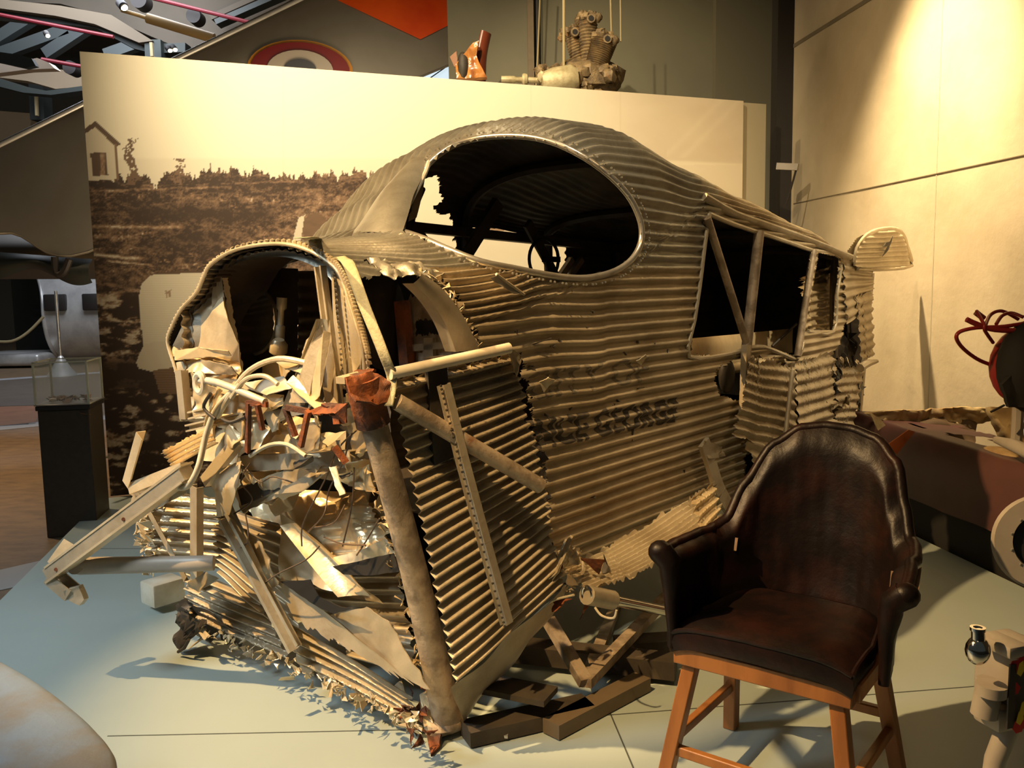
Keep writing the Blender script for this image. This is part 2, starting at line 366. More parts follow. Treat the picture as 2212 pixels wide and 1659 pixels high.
def hmask(fr_only=True):
    def f(u, v, p):
        t = -.25 + 4.5 * u; n = hnorm(t, v); px, py = proj(p)
        front = n.dot(p - CAM) < 0
        if front and v < .62:
            if inpoly(px, py, OVAL): return True
            if v < VR + .03:
                if inpoly(px, py, WIN1) or inpoly(px, py, WIN2): return True
                if inpoly(*edge_noise(px, py), HOLE) or inpoly(*edge_noise(px, py, 12), TAIL): return True
            if inpoly(*edge_noise(px, py, 14), NOSEOPEN): return True
        if v > VL and lefthole(t, p.z): return True
        if not front and v > .55 and t < 2.2 and inpoly(*edge_noise(px, py, 10), [(850, 520), (880, 430), (915, 385), (950, 375), (952, 420), (940, 455), (978, 470), (984, 545), (900, 530)]): return True
        if v > VL - .1 and t < .95 + .12 * noise.noise(V((v * 30, 2, 1))) and p.z > 1.15 + .1 * noise.noise(V((t * 7, 2, 5))): 
            if t > .25: return True
        if t > 4.0 + .15 * noise.noise(V((v * 14, 7, 1))) + .08 * noise.noise(V((v * 60, 7, 1))) and v < .4: return True
        if v < .01 + .015 * noise.noise(V((t * 5, 0, 3))) + .01 * noise.noise(V((t * 19, 0, 3))): return True
        if t < .02 + .04 * noise.noise(V((v * 40, 2, 2))) and (v > .80) : return True
        return False
    return f
mb = MB(); mb.grid(lambda u, v: hull(-.25 + 4.5 * u, v), 300, NV, hmask())
skin = mb.build('fuselage_skin', 'skin', wr, ang=60)
# the skin over the roof is cleaner: second material by face height
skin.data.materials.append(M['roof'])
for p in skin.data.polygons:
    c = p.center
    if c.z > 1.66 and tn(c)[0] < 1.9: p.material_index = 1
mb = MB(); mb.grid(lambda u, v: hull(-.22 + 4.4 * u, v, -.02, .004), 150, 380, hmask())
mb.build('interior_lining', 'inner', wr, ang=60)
from mathutils.bvhtree import BVHTree
full = MB(); full.grid(lambda u, v: hull0(-.25 + 4.5 * u, v), 90, 300)
bvh = BVHTree.FromPolygons(full.v, full.f)
def H(px, py, off=0):
    d = ray(px, py).normalized(); r = bvh.ray_cast(CAM, d)
    return (r[0] if r[0] else PN(px, py, 0)) - d * off
# oval rim
rp = [H(x, y, .004) for x, y in OVAL]
mb = MB(); mb.ring(rp, .013, 10, 4); rim = mb.build('cockpit_rim', 'rimm', wr, label='bright rolled metal rim of the oval cockpit opening')
mb = MB()
for i in range(0, 130):
    P = catmull(rp + [rp[0]], 8); k = i / 130 * (len(P) - 1); j = int(k); p = P[j]; nx = P[min(j + 1, len(P) - 1)]; c = sum(P, V()) / len(P)
    o = (p - c).normalized(); q = p + o * .035 + V((0, 0, 0)); 
    mb.blob(q, (.005, .005, .005), seg=6)
mb.build('rim_rivets', 'rimm', rim)['kind'] = 'stuff'
# window surround and posts (right side)
def bar(name, a, b, r, m='tube', seg=12, par=wr, label=None, ra=None):
    mb = MB(); mb.tube([a, b], r if ra is None else [r, ra], seg); return mb.build(name, m, par, label=label)
mb = MB(); fr = [(1532, 462), (1585, 484), (1648, 505), (1700, 522), (1755, 541), (1814, 556), (1807, 640), (1800, 716), (1745, 716)]
mb.tube([H(x, y, .012) for x, y in fr], .012, 8, 3); mb.build('window_frame', 'rail', wr)
mb = MB(); mb.tube([H(x, y, .012) for x, y in [(1532, 462), (1522, 530), (1512, 610), (1500, 690), (1488, 770), (1560, 768), (1600, 758), (1612, 752)]], .011, 8, 3); mb.build('window_frame', 'rail', wr)
mb = MB(); mb.tube([H(x, y, .012) for x, y in [(1612, 752), (1650, 750), (1690, 765), (1722, 775), (1735, 740)]], .012, 8, 3); mb.build('window_frame', 'rail', wr)
bar('window_post', H(1527, 470, .03), PN(1612, 738, .02), .019, label='diagonal tube across the first cabin window opening')
bar('window_post', H(1640, 500, .03), PN(1610, 775, .02), .026)
bar('window_post', H(1757, 540, .03), PN(1723, 770, .02), .020)
mb = MB(); mb.beam(PN(1612, 745, .03), PN(1606, 905, .03), .05, .03, N); mb.build('door_pillar', 'skin', wr)
# roof edge rail running aft
mb = MB(); mb.tube([H(1520, 425, .01), H(1585, 462, .01), H(1648, 484, .01), H(1752, 521, .01), H(1838, 556, .01)], .022, 10, 3, flat=.6); mb.build('roof_edge_rail', 'rail', wr)
# drooping torn door skin and aft skins
mb = MB(); mb.patch([PN(1618, 775, .05), PN(1718, 790, .07), PN(1730, 985, .08), PN(1588, 940, .10)], 50, 160, 8.5, .008, .03, 5, .07, .0, .03, .08)
mb.build('door_skin', 'skin', wr, 60, label='torn corrugated door skin below the cabin windows')
mb = MB(); mb.patch([PN(1716, 782, .04), PN(1806, 760, .03), PN(1800, 980, .06), PN(1728, 1010, .08)], 50, 180, 9.5, .008, .02, 5, .02, .14, .03, .05)
mb.build('door_skin', 'skin', wr, 60)
bar('door_pillar', PN(1712, 800, .10), PN(1697, 935, .12), .012, 'rail')
mb = MB(); mb.patch([PN(1600, 930, .05), PN(1690, 960, .08), PN(1665, 1080, .1), PN(1640, 1020, .12)], 30, 60, 3, .008, .03, 5, .1, .1, .1, .1); mb.build('torn_skin_flap', 'skin', wr, 60)
for q, nn in (([(1795, 735), (1850, 720), (1835, 905), (1785, 900)], -.10), ([(1828, 690), (1880, 700), (1850, 900), (1815, 880)], -.22)):
    mb = MB(); mb.sheet([PN(*p, nn) for p in q], .05, 9, .004, 4, .05); mb.build('torn_inner_structure', 'dark', wr, 25)
mb = MB(); mb.patch([PN(1848, 640, -.02), PN(1884, 630, -.02), PN(1888, 770, -.02), PN(1862, 780, -.02)], 24, 60, 7, .008, .01, 5, .1, .1, .05, .05); mb.build('torn_skin_flap', 'skin', wr, 60)
mb = MB(); mb.patch([PN(1812, 795, .02), PN(1868, 790, .02), PN(1842, 925, .03), PN(1805, 925, .03)], 24, 60, 7, .008, .01, 5, .25, .05, .05, .05); mb.build('torn_skin_flap', 'skin', wr, 60)
bar('bent_tail_tube', PN(1862, 790, -.02), PN(1836, 918, .0), .010, 'white')
mb = MB(); mb.tube([PN(1858, 795, .05), PN(1875, 785, .07), PN(1895, 780, .10)], [.03, .025, .012], 8, 3); mb.build('torn_metal_tongue', 'skin', wr)
for i in range(16):
    x = 1790 + random.random() * 70; y = 760 + random.random() * 170
    mb = MB(); mb.sheet([PN(x + random.uniform(-12, 12), y + random.uniform(-14, 14), .02 + random.uniform(-.05, .05)) for _ in range(4)], .02, 14, .003, 2); mb.build('torn_scrap', 'skin' if i % 3 else 'dark', wr, 25)
# tail fin with the flying-man mark
def fin(px, py): return PN(px, py, -.02)
FP = [(1848, 575), (1852, 540), (1872, 512), (1900, 500), (1932, 498), (1950, 508), (1960, 535), (1966, 574), (1900, 582)]
fc = [PN(1795, 498, .01), PN(1975, 492, .01), PN(1975, 590, .01), PN(1795, 596, .01)]
mb = MB(); mb.patch(fc, 110, 90, 9.5, .006, .004, mask=lambda u, v, p: not inpoly(*proj(p), FP)); 
fo = mb.build('tail_fin', 'bright', wr, 60, label='rounded corrugated fin tip carrying a small black winged mark')
mb = MB(); mb.patch([x - N * .06 for x in fc], 60, 60, 0, mask=lambda u, v, p: not inpoly(*proj(p + N * .06), FP)); mb.build('fin_back', 'skin', fo, 60)
mb = MB(); mb.tube([PN(*q, -.02) for q in [(1848, 575)] + FP[1:] + [(1848, 580)]], .027, 8, 3, flat=.5); mb.build('fin_edge', 'bright', fo)
mk = [(1905, 555), (1912, 541), (1917, 532), (1908, 533), (1914, 524), (1921, 522), (1928, 508), (1926, 521), (1922, 530), (1918, 541), (1911, 549)]
mb = MB(); mb.prism([PN(x, y, .028) for x, y in mk], N * .002); mb.build('winged_mark', 'paint', fo, None, label='black stick-like flying figure mark')
mb = MB(); mb.patch([PN(1820, 560, -.03), PN(1885, 580, -.03), PN(1888, 655, -.03), PN(1830, 700, -.03)], 30, 80, 6.5, .008, .02, 4, .03, .06); mb.build('tail_skin', 'skin', wr, 60)
mb = MB(); mb.beam(PN(1884, 590, -.05), PN(1856, 900, -.1), .04, .02, N); mb.build('tail_post', 'rail', wr)

# ---- lettering draped on the side
def lettering(txt, x0, y0, x1, y1, hpx, m, name, weight=.0):
    cu = bpy.data.curves.new('t', 'FONT'); cu.body = txt; cu.size = 1; cu.offset = weight; cu.space_character = 1.08
    ob = bpy.data.objects.new('t', cu); C.objects.link(ob); dg = bpy.context.evaluated_depsgraph_get(); dg.update()
    me = bpy.data.meshes.new_from_object(ob.evaluated_get(dg)); C.objects.unlink(ob); bpy.data.objects.remove(ob)
    bm = bmesh.new(); bm.from_mesh(me); xs = [v.co.x for v in bm.verts]; ys = [v.co.y for v in bm.verts]; W0, H0 = max(xs), max(ys); mn = min(xs)
    for i in range(1, 40): bmesh.ops.bisect_plane(bm, geom=bm.verts[:] + bm.edges[:] + bm.faces[:], plane_co=(0, H0 * i / 40, 0), plane_no=(0, 1, 0))
    for i in range(1, 90): bmesh.ops.bisect_plane(bm, geom=bm.verts[:] + bm.edges[:] + bm.faces[:], plane_co=(mn + (W0 - mn) * i / 90, 0, 0), plane_no=(1, 0, 0))
    bm.verts.index_update()
    t0, _, z0 = tn(H(x0, y0)); t1, _, z1 = tn(H(x1, y1)); tt, _, zt = tn(H(x0, y0 - hpx)); hz = zt - z0
    kill = []
    for v in bm.verts:
        a = (v.co.x - mn) / (W0 - mn); t = t0 + (t1 - t0) * a; z = z0 + (z1 - z0) * a + hz * v.co.y / H0
        zs, zb = sec(t)[2], sec(t)[4]; vv = VR * (z - zb) / (zs - zb); v.co = hull(t, vv, .0016)
    # stencil breaks and flaked paint
    for f in bm.faces:
        c = f.calc_center_median()
        if noise.noise(c * 26) > (.34 if m == 'paint' else .26): kill.append(f)
    bmesh.ops.delete(bm, geom=kill, context='FACES')
    me2 = bpy.data.meshes.new(name); bm.to_mesh(me2); bm.free(); me2.materials.append(M[m])
    o = bpy.data.objects.new(name, me2); C.objects.link(o); o.parent = wr; o.location = -wr.location; o['label'] = 'flaked stencilled ' + txt + ' lettering'; return o
lettering('CITY OF', 1140, 866, 1398, 822, 64, 'paint2', 'painted_lettering', .02)
lettering('PRINCE GEORGE', 1056, 985, 1462, 908, 66, 'paint', 'painted_lettering', .05)
# small punctures and rust on the side
mb = MB()
for i in range(34):
    x = random.uniform(1100, 1480); y = random.uniform(620, 1100)
    t, n, z = tn(H(x, y)); 
    if t < .3 or z > 1.5: continue
    p = H(x, y, .004); mb.sheet([p + V((random.uniform(-.012, .012), random.uniform(-.01, .01), random.uniform(-.010, .010))) for _ in range(4)], .004, 30, .002, 1)
mb.build('torn_rivet_holes', 'dark', wr, 30)['kind'] = 'stuff'

# ---- interior hoops seen through the openings
for t in (1.65, 2.4, 3.1, 3.6):
    mb = MB(); pts = [hull(t, v / 60, -.045, 0) for v in range(3 if t > 3.2 else 20, 59)]; mb.tube(pts, .028, 6); mb.build('frame_hoop', 'inner', wr)
for (a, b) in (((.95, -1.40, 2.02), (1.5, -1.40, 1.55)), ((1.3, -1.42, 1.55), (1.7, -1.25, 2.05)), ((2.0, -1.3, 1.95), (2.4, -1.44, 1.5))):
    mb = MB(); mb.beam(W(*a), W(*b), .07, .04, N); mb.build('inner_brace', 'inner', wr)
for z in (1.2, 1.92):
    mb = MB(); mb.beam(W(.9, -1.44, z), W(3.8, -1.34, z - .12), .05, .06, N); mb.build('inner_stringer', 'inner', wr)
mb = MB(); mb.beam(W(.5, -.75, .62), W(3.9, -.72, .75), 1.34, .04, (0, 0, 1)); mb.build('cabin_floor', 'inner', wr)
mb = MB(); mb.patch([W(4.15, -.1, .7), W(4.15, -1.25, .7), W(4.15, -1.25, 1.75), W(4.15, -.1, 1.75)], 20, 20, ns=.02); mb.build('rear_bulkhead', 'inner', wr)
for t in (.75, 1.2):
    mb = MB(); mb.tube([hull(t, v / 60, -.045, 0) for v in range(38, 59)], .028, 6); mb.build('frame_hoop', 'inner', wr)
mb = MB(); mb.patch([W(1.5, -.35, 1.14), W(3.6, -.35, 1.12), W(3.6, -.35, 1.28), W(1.5, -.35, 1.30)], 80, 8, 0, ns=.01, bulge=.02); mb.build('seat_rail_panel', 'foil', wr)
mb = MB(); mb.tube([W(1.5, -.2, 1.16), W(3.3, -.2, 1.10)], .035, 12); mb.build('corrugated_duct', 'foil', wr)
mb = MB(); mb.patch([PN(1735, 600, -.12), PN(1812, 566, -.22), PN(1805, 720, -.22), PN(1735, 725, -.12)], 24, 90, 8, .008, .03, 5, .1, 0, 0, 0, crease=.015); mb.build('crumpled_inner_panel', 'foil', wr, 50)
bar('inner_lever', PN(1720, 700, -.1), PN(1668, 748, -.15), .008, 'dark')
for (px, h) in ((1226, 0), (1205, .01)): mb = MB(); mb.beam(PN(px + 30, 560, -1.42), PN(px, 604, -1.42), .04, .03, N); mb.build('inner_window_rail', 'rail', wr)
# steering wheel silhouette seen through the cockpit
c = PN(1175, 560, -1.0); mb = MB(); mb.ring([c + A * (.09 * math.cos(a)) * 1 + V((0, 0, .11 * math.sin(a))) + N * .03 * math.cos(a) for a in [i * math.pi / 8 for i in range(16)]], .009, 8, 2)
mb.tube([c - V((0, 0, .0)) + A * .03, c + A * .14 - V((0, 0, .35))], .014, 8); mb.beam(c + A * .0, c + A * .13, .03, .03); mb.build('control_wheel', 'black', wr, label='dark control wheel inside the cockpit')
# ================================================================ nose of the wreck (crushed engine bay)
def P_(l, t): return [PT(x, y, t) for x, y in l]
rimw = P_(RIMP, -.25); mb = MB(); mb.tube(rimw, .007, 8, 5); nr_ = mb.build('nose_rim', 'bright', wr, label='riveted rim of the torn nose opening')
mb = MB(); cr = catmull(rimw, 10)
for i, p in enumerate(cr):
    if i % 2 == 0:
        o = (p - PT(590, 760, -.25)).normalized(); mb.blob(p + o * .010 + A * .008, (.011, .011, .009), seg=7, ns=.4)
mb.build('crimped_skin_ends', 'bright', nr_)
def strip(pts, d, m, name, nn=.01, k=4, corr=0, label=None, par=None):
    c = catmull(pts, k); n = len(c) - 1; nu = 12; mb = MB()
    def f(u, v):
        x = v * n; i = min(int(x), n - 1); p = c[i].lerp(c[i + 1], x - i); dd = d(v) if callable(d) else d
        q = p + dd * u; return q + V((noise.noise(q * 9), noise.noise(q * 9 + V((5, 5, 5))), noise.noise(q * 8))) * nn * (.4 + u)
    mb.grid(f, nu, n); return mb.build(name, m, par or wr, 50, label=label)
# short cowl behind the rim, upper and left
strip([p + (p - PT(590, 760, -.25)).normalized() * -.012 for p in P_(RIMP[1:13], -.24)], A * .30, 'inner', 'nose_cowl')
inr = [(x + (590 - x) * .10, y + (760 - y) * .12) for x, y in RIMP[3:15]]
mb = MB(); c1 = catmull(P_(RIMP[3:15], -.23), 4); c2 = catmull(P_(inr, -.20), 4); n = len(c1) - 1
mb.grid(lambda u, v: c1[min(int(round(v * n)), n)].lerp(c2[min(int(round(v * n)), n)], u) + A * .02 * math.sin(u * 3), 6, n); mb.build('rim_flange', 'roof', wr)
# left bulged side of the opening with its smooth dished panel
mb = MB(); mb.patch([PT(432, 632, -.2), PT(505, 690, -.05), PT(520, 800, -.05), PT(372, 745, -.25)], 30, 30, 0, ns=.02, nsc=5, bulge=-.10); mb.build('dished_side_panel', 'roof', wr, 60)
mb = MB(); mb.patch([PT(452, 580, -.22), PT(472, 580, -.20), PT(528, 842, -.12), PT(470, 800, -.18)], 14, 60, 0, ns=.02, nsc=6, crease=.01); mb.build('bent_frame_strip', 'bright', wr, 50)
mb = MB(); mb.patch([PT(480, 600, -.18), PT(492, 600, -.16), PT(530, 830, -.1), PT(516, 840, -.12)], 8, 60, 0, ns=.01, j0=.3, j1=.3); mb.build('bent_frame_strip', 'bright', wr, 50)
for i, (q) in enumerate([[(368, 745), (520, 790), (515, 810), (372, 768)], [(372, 770), (516, 808), (520, 850), (380, 800)], [(380, 800), (524, 838), (600, 900), (392, 905)]]):
    mb = MB(); mb.patch([PT(x, y, -.24 + .02 * i) for x, y in q], 40, 16, 0, ns=.02, nsc=6, bulge=.03, crease=.02); mb.build('crumpled_side_sheet', 'foil' if i < 2 else 'bright', wr, 45)
mb = MB(); mb.beam(PT(392, 800, -.3), PT(402, 905, -.3), .045, .03, A, 'U'); mb.build('side_profile', 'rail', wr)
# corrugated inner wall, bulkhead with the round opening
def bulk():
    cen, ax = (545, 692), (52, 72)
    def mk(u, v, p):
        x, y = proj(p); 
        if ((x - cen[0]) / ax[0]) ** 2 + ((y - cen[1]) / ax[1]) ** 2 < 1: return True
        if 644 < x < 700 and 580 < y < 780: return True
        return False
    mb = MB(); mb.patch([PT(480, 572, .15), PT(735, 585, .15), PT(770, 800, .15), PT(455, 830, .15)], 90, 90, 0, ns=.008, mask=mk); return mb
bk = bulk().build('nose_bulkhead', 'inner', wr, 50, label='dark bulkhead with a round hole inside the nose')
mb = MB(); mb.ring([PT(545 + 53 * math.cos(a), 692 + 73 * math.sin(a), .14) for a in [i * math.pi / 8 for i in range(16)]], .008, 6, 2); mb.build('hole_rim', 'rail', bk)
mb = MB(); mb.patch([PT(500, 640, .4), PT(600, 600, .4), PT(600, 720, .4), PT(520, 760, .4)], 30, 30, 0, ns=.02, mask=lambda u, v, p: False); 
mb = MB(); mb.beam(PT(498, 745, .35), PT(560, 630, .35), .10, .03, A); mb.build('inner_brace', 'bright', wr)
mb = MB(); mb.sheet([PT(525, 650, .5), PT(580, 640, .5), PT(592, 700, .5), PT(565, 722, .5), PT(525, 730, .5)], .01, 4, .003, 3); mb.build('inner_gusset', 'skin', wr)
mb = MB(); mb.patch([PT(640, 585, .3), PT(705, 585, .3), PT(705, 800, .3), PT(640, 800, .3)], 20, 90, 8, .008, .01); mb.build('inner_skin', 'skin', wr, 60)
mb = MB(); mb.patch([PT(505, 700, .7), PT(680, 700, .7), PT(690, 840, .7), PT(505, 840, .7)], 30, 80, 5, .008, .01); mb.build('inner_skin', 'inner', wr, 60)
mb = MB(); mb.lathe([(.018, 0), (.018, .06), (.012, .065), (.012, .12), (.02, .13), (.02, .17)], PT(604, 738, .0), (0.1, 0, 1), 12); mb.lathe([(.012, 0), (.035, .02), (.035, .05), (.02, .07)], PT(600, 770, -.02), (.2, -.3, 1), 14); mb.build('engine_fitting', 'bright', wr)
# right half of the nose: riveted spine strip, second sheet, torn cowl edge
mb = MB(); mb.beam(PT(693, 575, -.24), PT(733, 880, -.24), .035, .03, A, 'hat'); mb.build('nose_stiffener', 'rail', wr)
mb = MB(); mb.patch([PT(712, 585, -.2), PT(748, 590, -.22), PT(812, 850, -.22), PT(735, 840, -.2)], 20, 50, 0, ns=.008, nsc=6); rs = mb.build('riveted_nose_plate', 'bright', wr, 50)
mb = MB()
for i in range(22):
    k = i / 21
    for a, b in (((722, 590), (742, 835)), ((752, 600), (806, 835))):
        mb.blob(PT(a[0] + (b[0] - a[0]) * k, a[1] + (b[1] - a[1]) * k, -.235), (.005, .005, .005), seg=6)
mb.build('rivets', 'rimm', rs)
mb = MB(); mb.patch([PT(682, 690, -.28), PT(705, 690, -.26), PT(740, 880, -.26), PT(600, 905, -.34)], 24, 40, 0, ns=.02, nsc=5, bulge=.03); mb.build('hanging_sheet', 'roof', wr, 50)
mb = MB(); mb.patch([PT(662, 735, -.27), PT(692, 700, -.28), PT(668, 870, -.33), PT(625, 870, -.34)], 20, 40, 0, ns=.015, nsc=6, j0=.12); mb.build('hanging_sheet', 'skin', wr, 50)
# cowl: corrugated lip hanging at the deck edge
mb = MB(); mb.patch([H(725, 560, .015), H(850, 575, .01), H(800, 600, .02), H(765, 590, .02)], 40, 20, 2, .006, .01, 6, 0, .1, .1, .1); mb.build('torn_deck_skin', 'roof', wr, 50)
mb = MB(); mb.sheet([H(790, 560, .02), H(850, 556, .02), H(905, 562, .02), H(960, 590, .02), H(925, 598, .03), H(880, 590, .04), H(850, 600, .05), H(830, 585, .04)], .02, 12, .003, 3, .012); mb.build('torn_deck_skin', 'roof', wr, 40)
# right front frame hoop of the engine bay
hp = [PN(895, 610, -.12), PN(935, 645, -.08), PN(975, 690, -.04), PN(1010, 745, -.02)]
mb = MB()
h1, h2 = catmull([PN(x, y, .0) for x, y in [(893, 612), (930, 650), (962, 700), (985, 760)]], 6), catmull([PN(x, y, .01) for x, y in [(910, 590), (957, 625), (1002, 685), (1036, 755)]], 6)
mb.grid(lambda u, v: h1[int(round(u * 18))].lerp(h2[int(round(u * 18))], v) + N * .008 * math.sin(v * 3.1), 18, 6); mb.grid(lambda u, v: h1[int(round(u * 18))] - N * .05 * v, 18, 2)
mb.build('bay_hoop', 'rail', wr)
mb = MB()
for i in range(70):
    x, y = [(905, 590), (945, 602), (985, 640), (1000, 690), (1022, 725), (1034, 752)][min(i // 14, 5)], 0
    a = [(895, 588), (945, 602), (980, 640), (1000, 690), (1022, 725), (1034, 752)]; k = i / 70 * 5; j = int(k); px = a[j][0] + (a[j + 1][0] - a[j][0]) * (k - j); py = a[j][1] + (a[j + 1][1] - a[j][1]) * (k - j)
    p = H(px + random.uniform(-4, 4), py + random.uniform(-4, 4), .01); mb.sheet([p + V([random.uniform(-.018, .018) for _ in 'xyz']) for _ in range(3)], .006, 30, .002, 1)
mb.build('jagged_skin_edge', 'bright', wr, 25)['kind'] = 'stuff'
# dark bulkhead and tank behind the side opening
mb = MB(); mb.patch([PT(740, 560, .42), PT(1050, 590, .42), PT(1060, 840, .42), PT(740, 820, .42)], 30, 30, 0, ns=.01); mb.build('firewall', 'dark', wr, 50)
mb = MB(); mb.patch([PT(880, 640, .36), PT(965, 640, .36), PT(1000, 800, .36), PT(880, 810, .36)], 30, 30, 0, ns=.02, jt=.1, jb=.1, j0=.08, mask=lambda u, v, p: inpoly(*proj(p), [(895, 690), (940, 690), (945, 720), (900, 725)])); mb.build('firewall_plate', 'tube', wr, 50)
mb = MB(); mb.beam(PT(868, 650, .33), PT(882, 810, .33), .05, .04, A); mb.build('firewall_post', 'rust', wr)
mb = MB(); mb.blob(PT(825, 690, .30), (.12, .06, .2), (A, N, V((0, 0, 1))), 20); mb.build('oil_tank', 'dark', wr)
for q in ([(915, 730), (935, 730), (935, 810), (915, 810)], [(880, 745), (990, 735), (990, 750), (880, 760)]): mb = MB(); mb.prism(P_(q, .34), A * .02); mb.build('mounting_rail', 'skin', wr)
# strut at the corner, rusted cap, cross tubes, side flap
top = PN(795, 870, -.02); bot = PZ(968, 1560, .135)
mb = MB(); mb.tube([top, top.lerp(bot, .5) + V((.012, 0, 0)), bot], [.040, .042, .045, .052], 20, 4); st = mb.build('corner_strut', 'tube', wr, label='thick scuffed grey tube standing at the nose corner')
mb = MB(); axd = (bot - top).normalized(); mb.tube([top - axd * .075, top + axd * .07], .052, 20); mb.build('rusted_sleeve', 'rust', st, label='rusty brown sleeve on the strut head')
cc = top - axd * .09; mb = MB(); mb.sheet([PN(746, 818, -.01), PN(802, 804, .0), PN(836, 818, .03), PN(846, 840, .045), PN(838, 868, .05), PN(815, 872, .04), PN(768, 868, .03), PN(756, 850, .01)], .018, 10, .008, 3, .004); mb.sheet([PN(746, 818, -.01), PN(802, 804, .0), PN(812, 800, -.09), PN(765, 806, -.09)], .01, 10, .008, 3, .004); mb.build('rusted_bracket', 'rust', st, 30)
mb = MB(); mb.beam(PN(735, 822, -.05), PN(795, 806, -.07), .035, .02, (0, 0, 1)); mb.build('bracket_plate', 'bright', st)
ft = MB(); ft.blob(bot - V((.02, .0, .0)), (.07, .07, .035), ns=.3); ft.build('crushed_foot', 'tube', st)
# flap: corrugated skin panel folded out, with hat stiffeners
f00, f10, f11, f01 = PN(845, 822, .02), PN(1112, 762, .12), PN(1212, 1262, .20), PN(985, 1478, .12)
mb = MB(); mb.patch([f00, f10, f11, f01], 110, 420, 26, .0115, .012, 4, 0, .045, 0, .02); fl = mb.build('side_flap', 'skin', wr, 60, label='corrugated side panel folded outward beside the nose strut')
fdir = (f10 - f00).normalized(); fn_ = (f10 - f00).cross(f01 - f00).normalized()
if fn_.dot(CAM - f00) < 0: fn_ = -fn_
bar('top_tube', PN(842, 808, .05), PN(1100, 752, .15), .018, 'white', 14, fl, 'pale tube along the top edge of the folded panel')
mb = MB(); mb.sheet([PN(1095, 745, .15), PN(1128, 770, .15), PN(1120, 815, .15), PN(1108, 800, .14)], .01, 12, .003, 2, .006); mb.build('torn_corner', 'skin', fl, 30)
bar('diagonal_tube', PN(858, 868, .06), PN(1168, 1050, .24), .026, 'tube', 14, fl, 'round tube slanting down across the folded panel')
rb = [PN(962, 830, .12), PN(1000, 985, .155), PN(1050, 1170, .19), PN(1098, 1345, .21)]
mb = MB()
for a, b in zip(rb, rb[1:]): mb.beam(a, b, .05, .022, fn_, 'hat')
rbo = mb.build('stiffener', 'rail', fl, 30)
mb = MB(); P = catmull(rb, 12)
for p in P[::1]: mb.blob(p - fdir * .024 + fn_ * .012, (.0045, .0045, .0045), seg=6)
mb.build('rivets', 'dark', rbo)
mb = MB(); mb.beam(PN(940, 770, .07), PN(955, 1000, .07), .07, .02, fn_); mb.build('back_stiffener', 'dark', fl)
mb = MB(); mb.patch([PN(975, 1485, .10), PN(1215, 1268, .2), PN(1222, 1290, .1), PN(1000, 1570, .02)], 50, 16, 1, .01, .02, 6, 0, .1); mb.build('curled_hem', 'skin', fl, 50)
# jagged bits down the strut
mb = MB()
for i in range(90):
    k = random.random(); p = top.lerp(bot, .12 + .86 * k) - N * .055 + A * random.uniform(-.03, .03)
    mb.sheet([p + V([random.uniform(-.015, .015) for _ in 'xyz']) for _ in range(3)], .004, 30, .002, 1)
mb.build('jagged_skin_edge', 'foil', wr, 25)['kind'] = 'stuff'
# front belly: corrugated sheets across the nose
def FQ(l, ts): return [PT(x, y, t) for (x, y), t in zip(l, ts)]
mb = MB(); mb.patch(FQ([(300, 1060), (480, 1075), (480, 1230), (325, 1215)], (-.30, -.12, -.12, -.30)), 50, 110, 7, .011, .01, 4, .05, 0, 0, .05); mb.build('front_belly_skin', 'skin', wr, 60, label='corrugated skin at the left front of the nose')
mb = MB(); mb.patch(FQ([(455, 1090), (600, 1130), (650, 1400), (470, 1240)], (-.12, -.12, -.12, -.18)), 60, 160, 10, .011, .02, 4, 0, .03); mb.build('front_belly_skin', 'skin', wr, 60)
mb = MB(); mb.patch(FQ([(400, 1225), (560, 1290), (625, 1425), (405, 1330)], (-.2, -.14, -.16, -.22)), 60, 100, 6, .011, .01, 4, .02, .02, .08, 0); mb.build('front_belly_skin', 'skin', wr, 60)
mb = MB(); mb.patch(FQ([(625, 1345), (880, 1500), (905, 1570), (640, 1440)], (-.22, -.10, -.10, -.24)), 90, 70, 4.5, .013, .012, 4, .03, .05, .12, 0, bulge=.03); mb.build('front_belly_skin', 'bright', wr, 60, label='bright corrugated belly skin at the bottom of the nose')
mb = MB(); mb.patch(FQ([(600, 1230), (860, 1225), (900, 1460), (760, 1420)], (.0, .05, .0, -.02)), 80, 120, 8, .011, .012, 4, .05, .03); mb.build('inner_belly_skin', 'skin', wr, 60)
mb = MB(); mb.patch(FQ([(405, 1290), (520, 1370), (520, 1400), (385, 1350)], (-.22, -.2, -.1, -.15)), 30, 20, 0, ns=.03, nsc=8, j0=.1, jt=.3); mb.build('torn_dark_skin', 'dark', wr, 40)
mb = MB(); mb.sheet(FQ([(375, 1310), (400, 1290), (410, 1340), (440, 1350), (385, 1405), (378, 1370)], (-.25,) * 6), .03, 9, .003, 3, .02); mb.build('torn_dark_skin', 'dark', wr, 30)
mb = MB(); mb.tube(FQ([(385, 1408), (398, 1400), (408, 1382)], (-.27,) * 3), .007, 6); mb.build('torn_scrap', 'dark', wr)
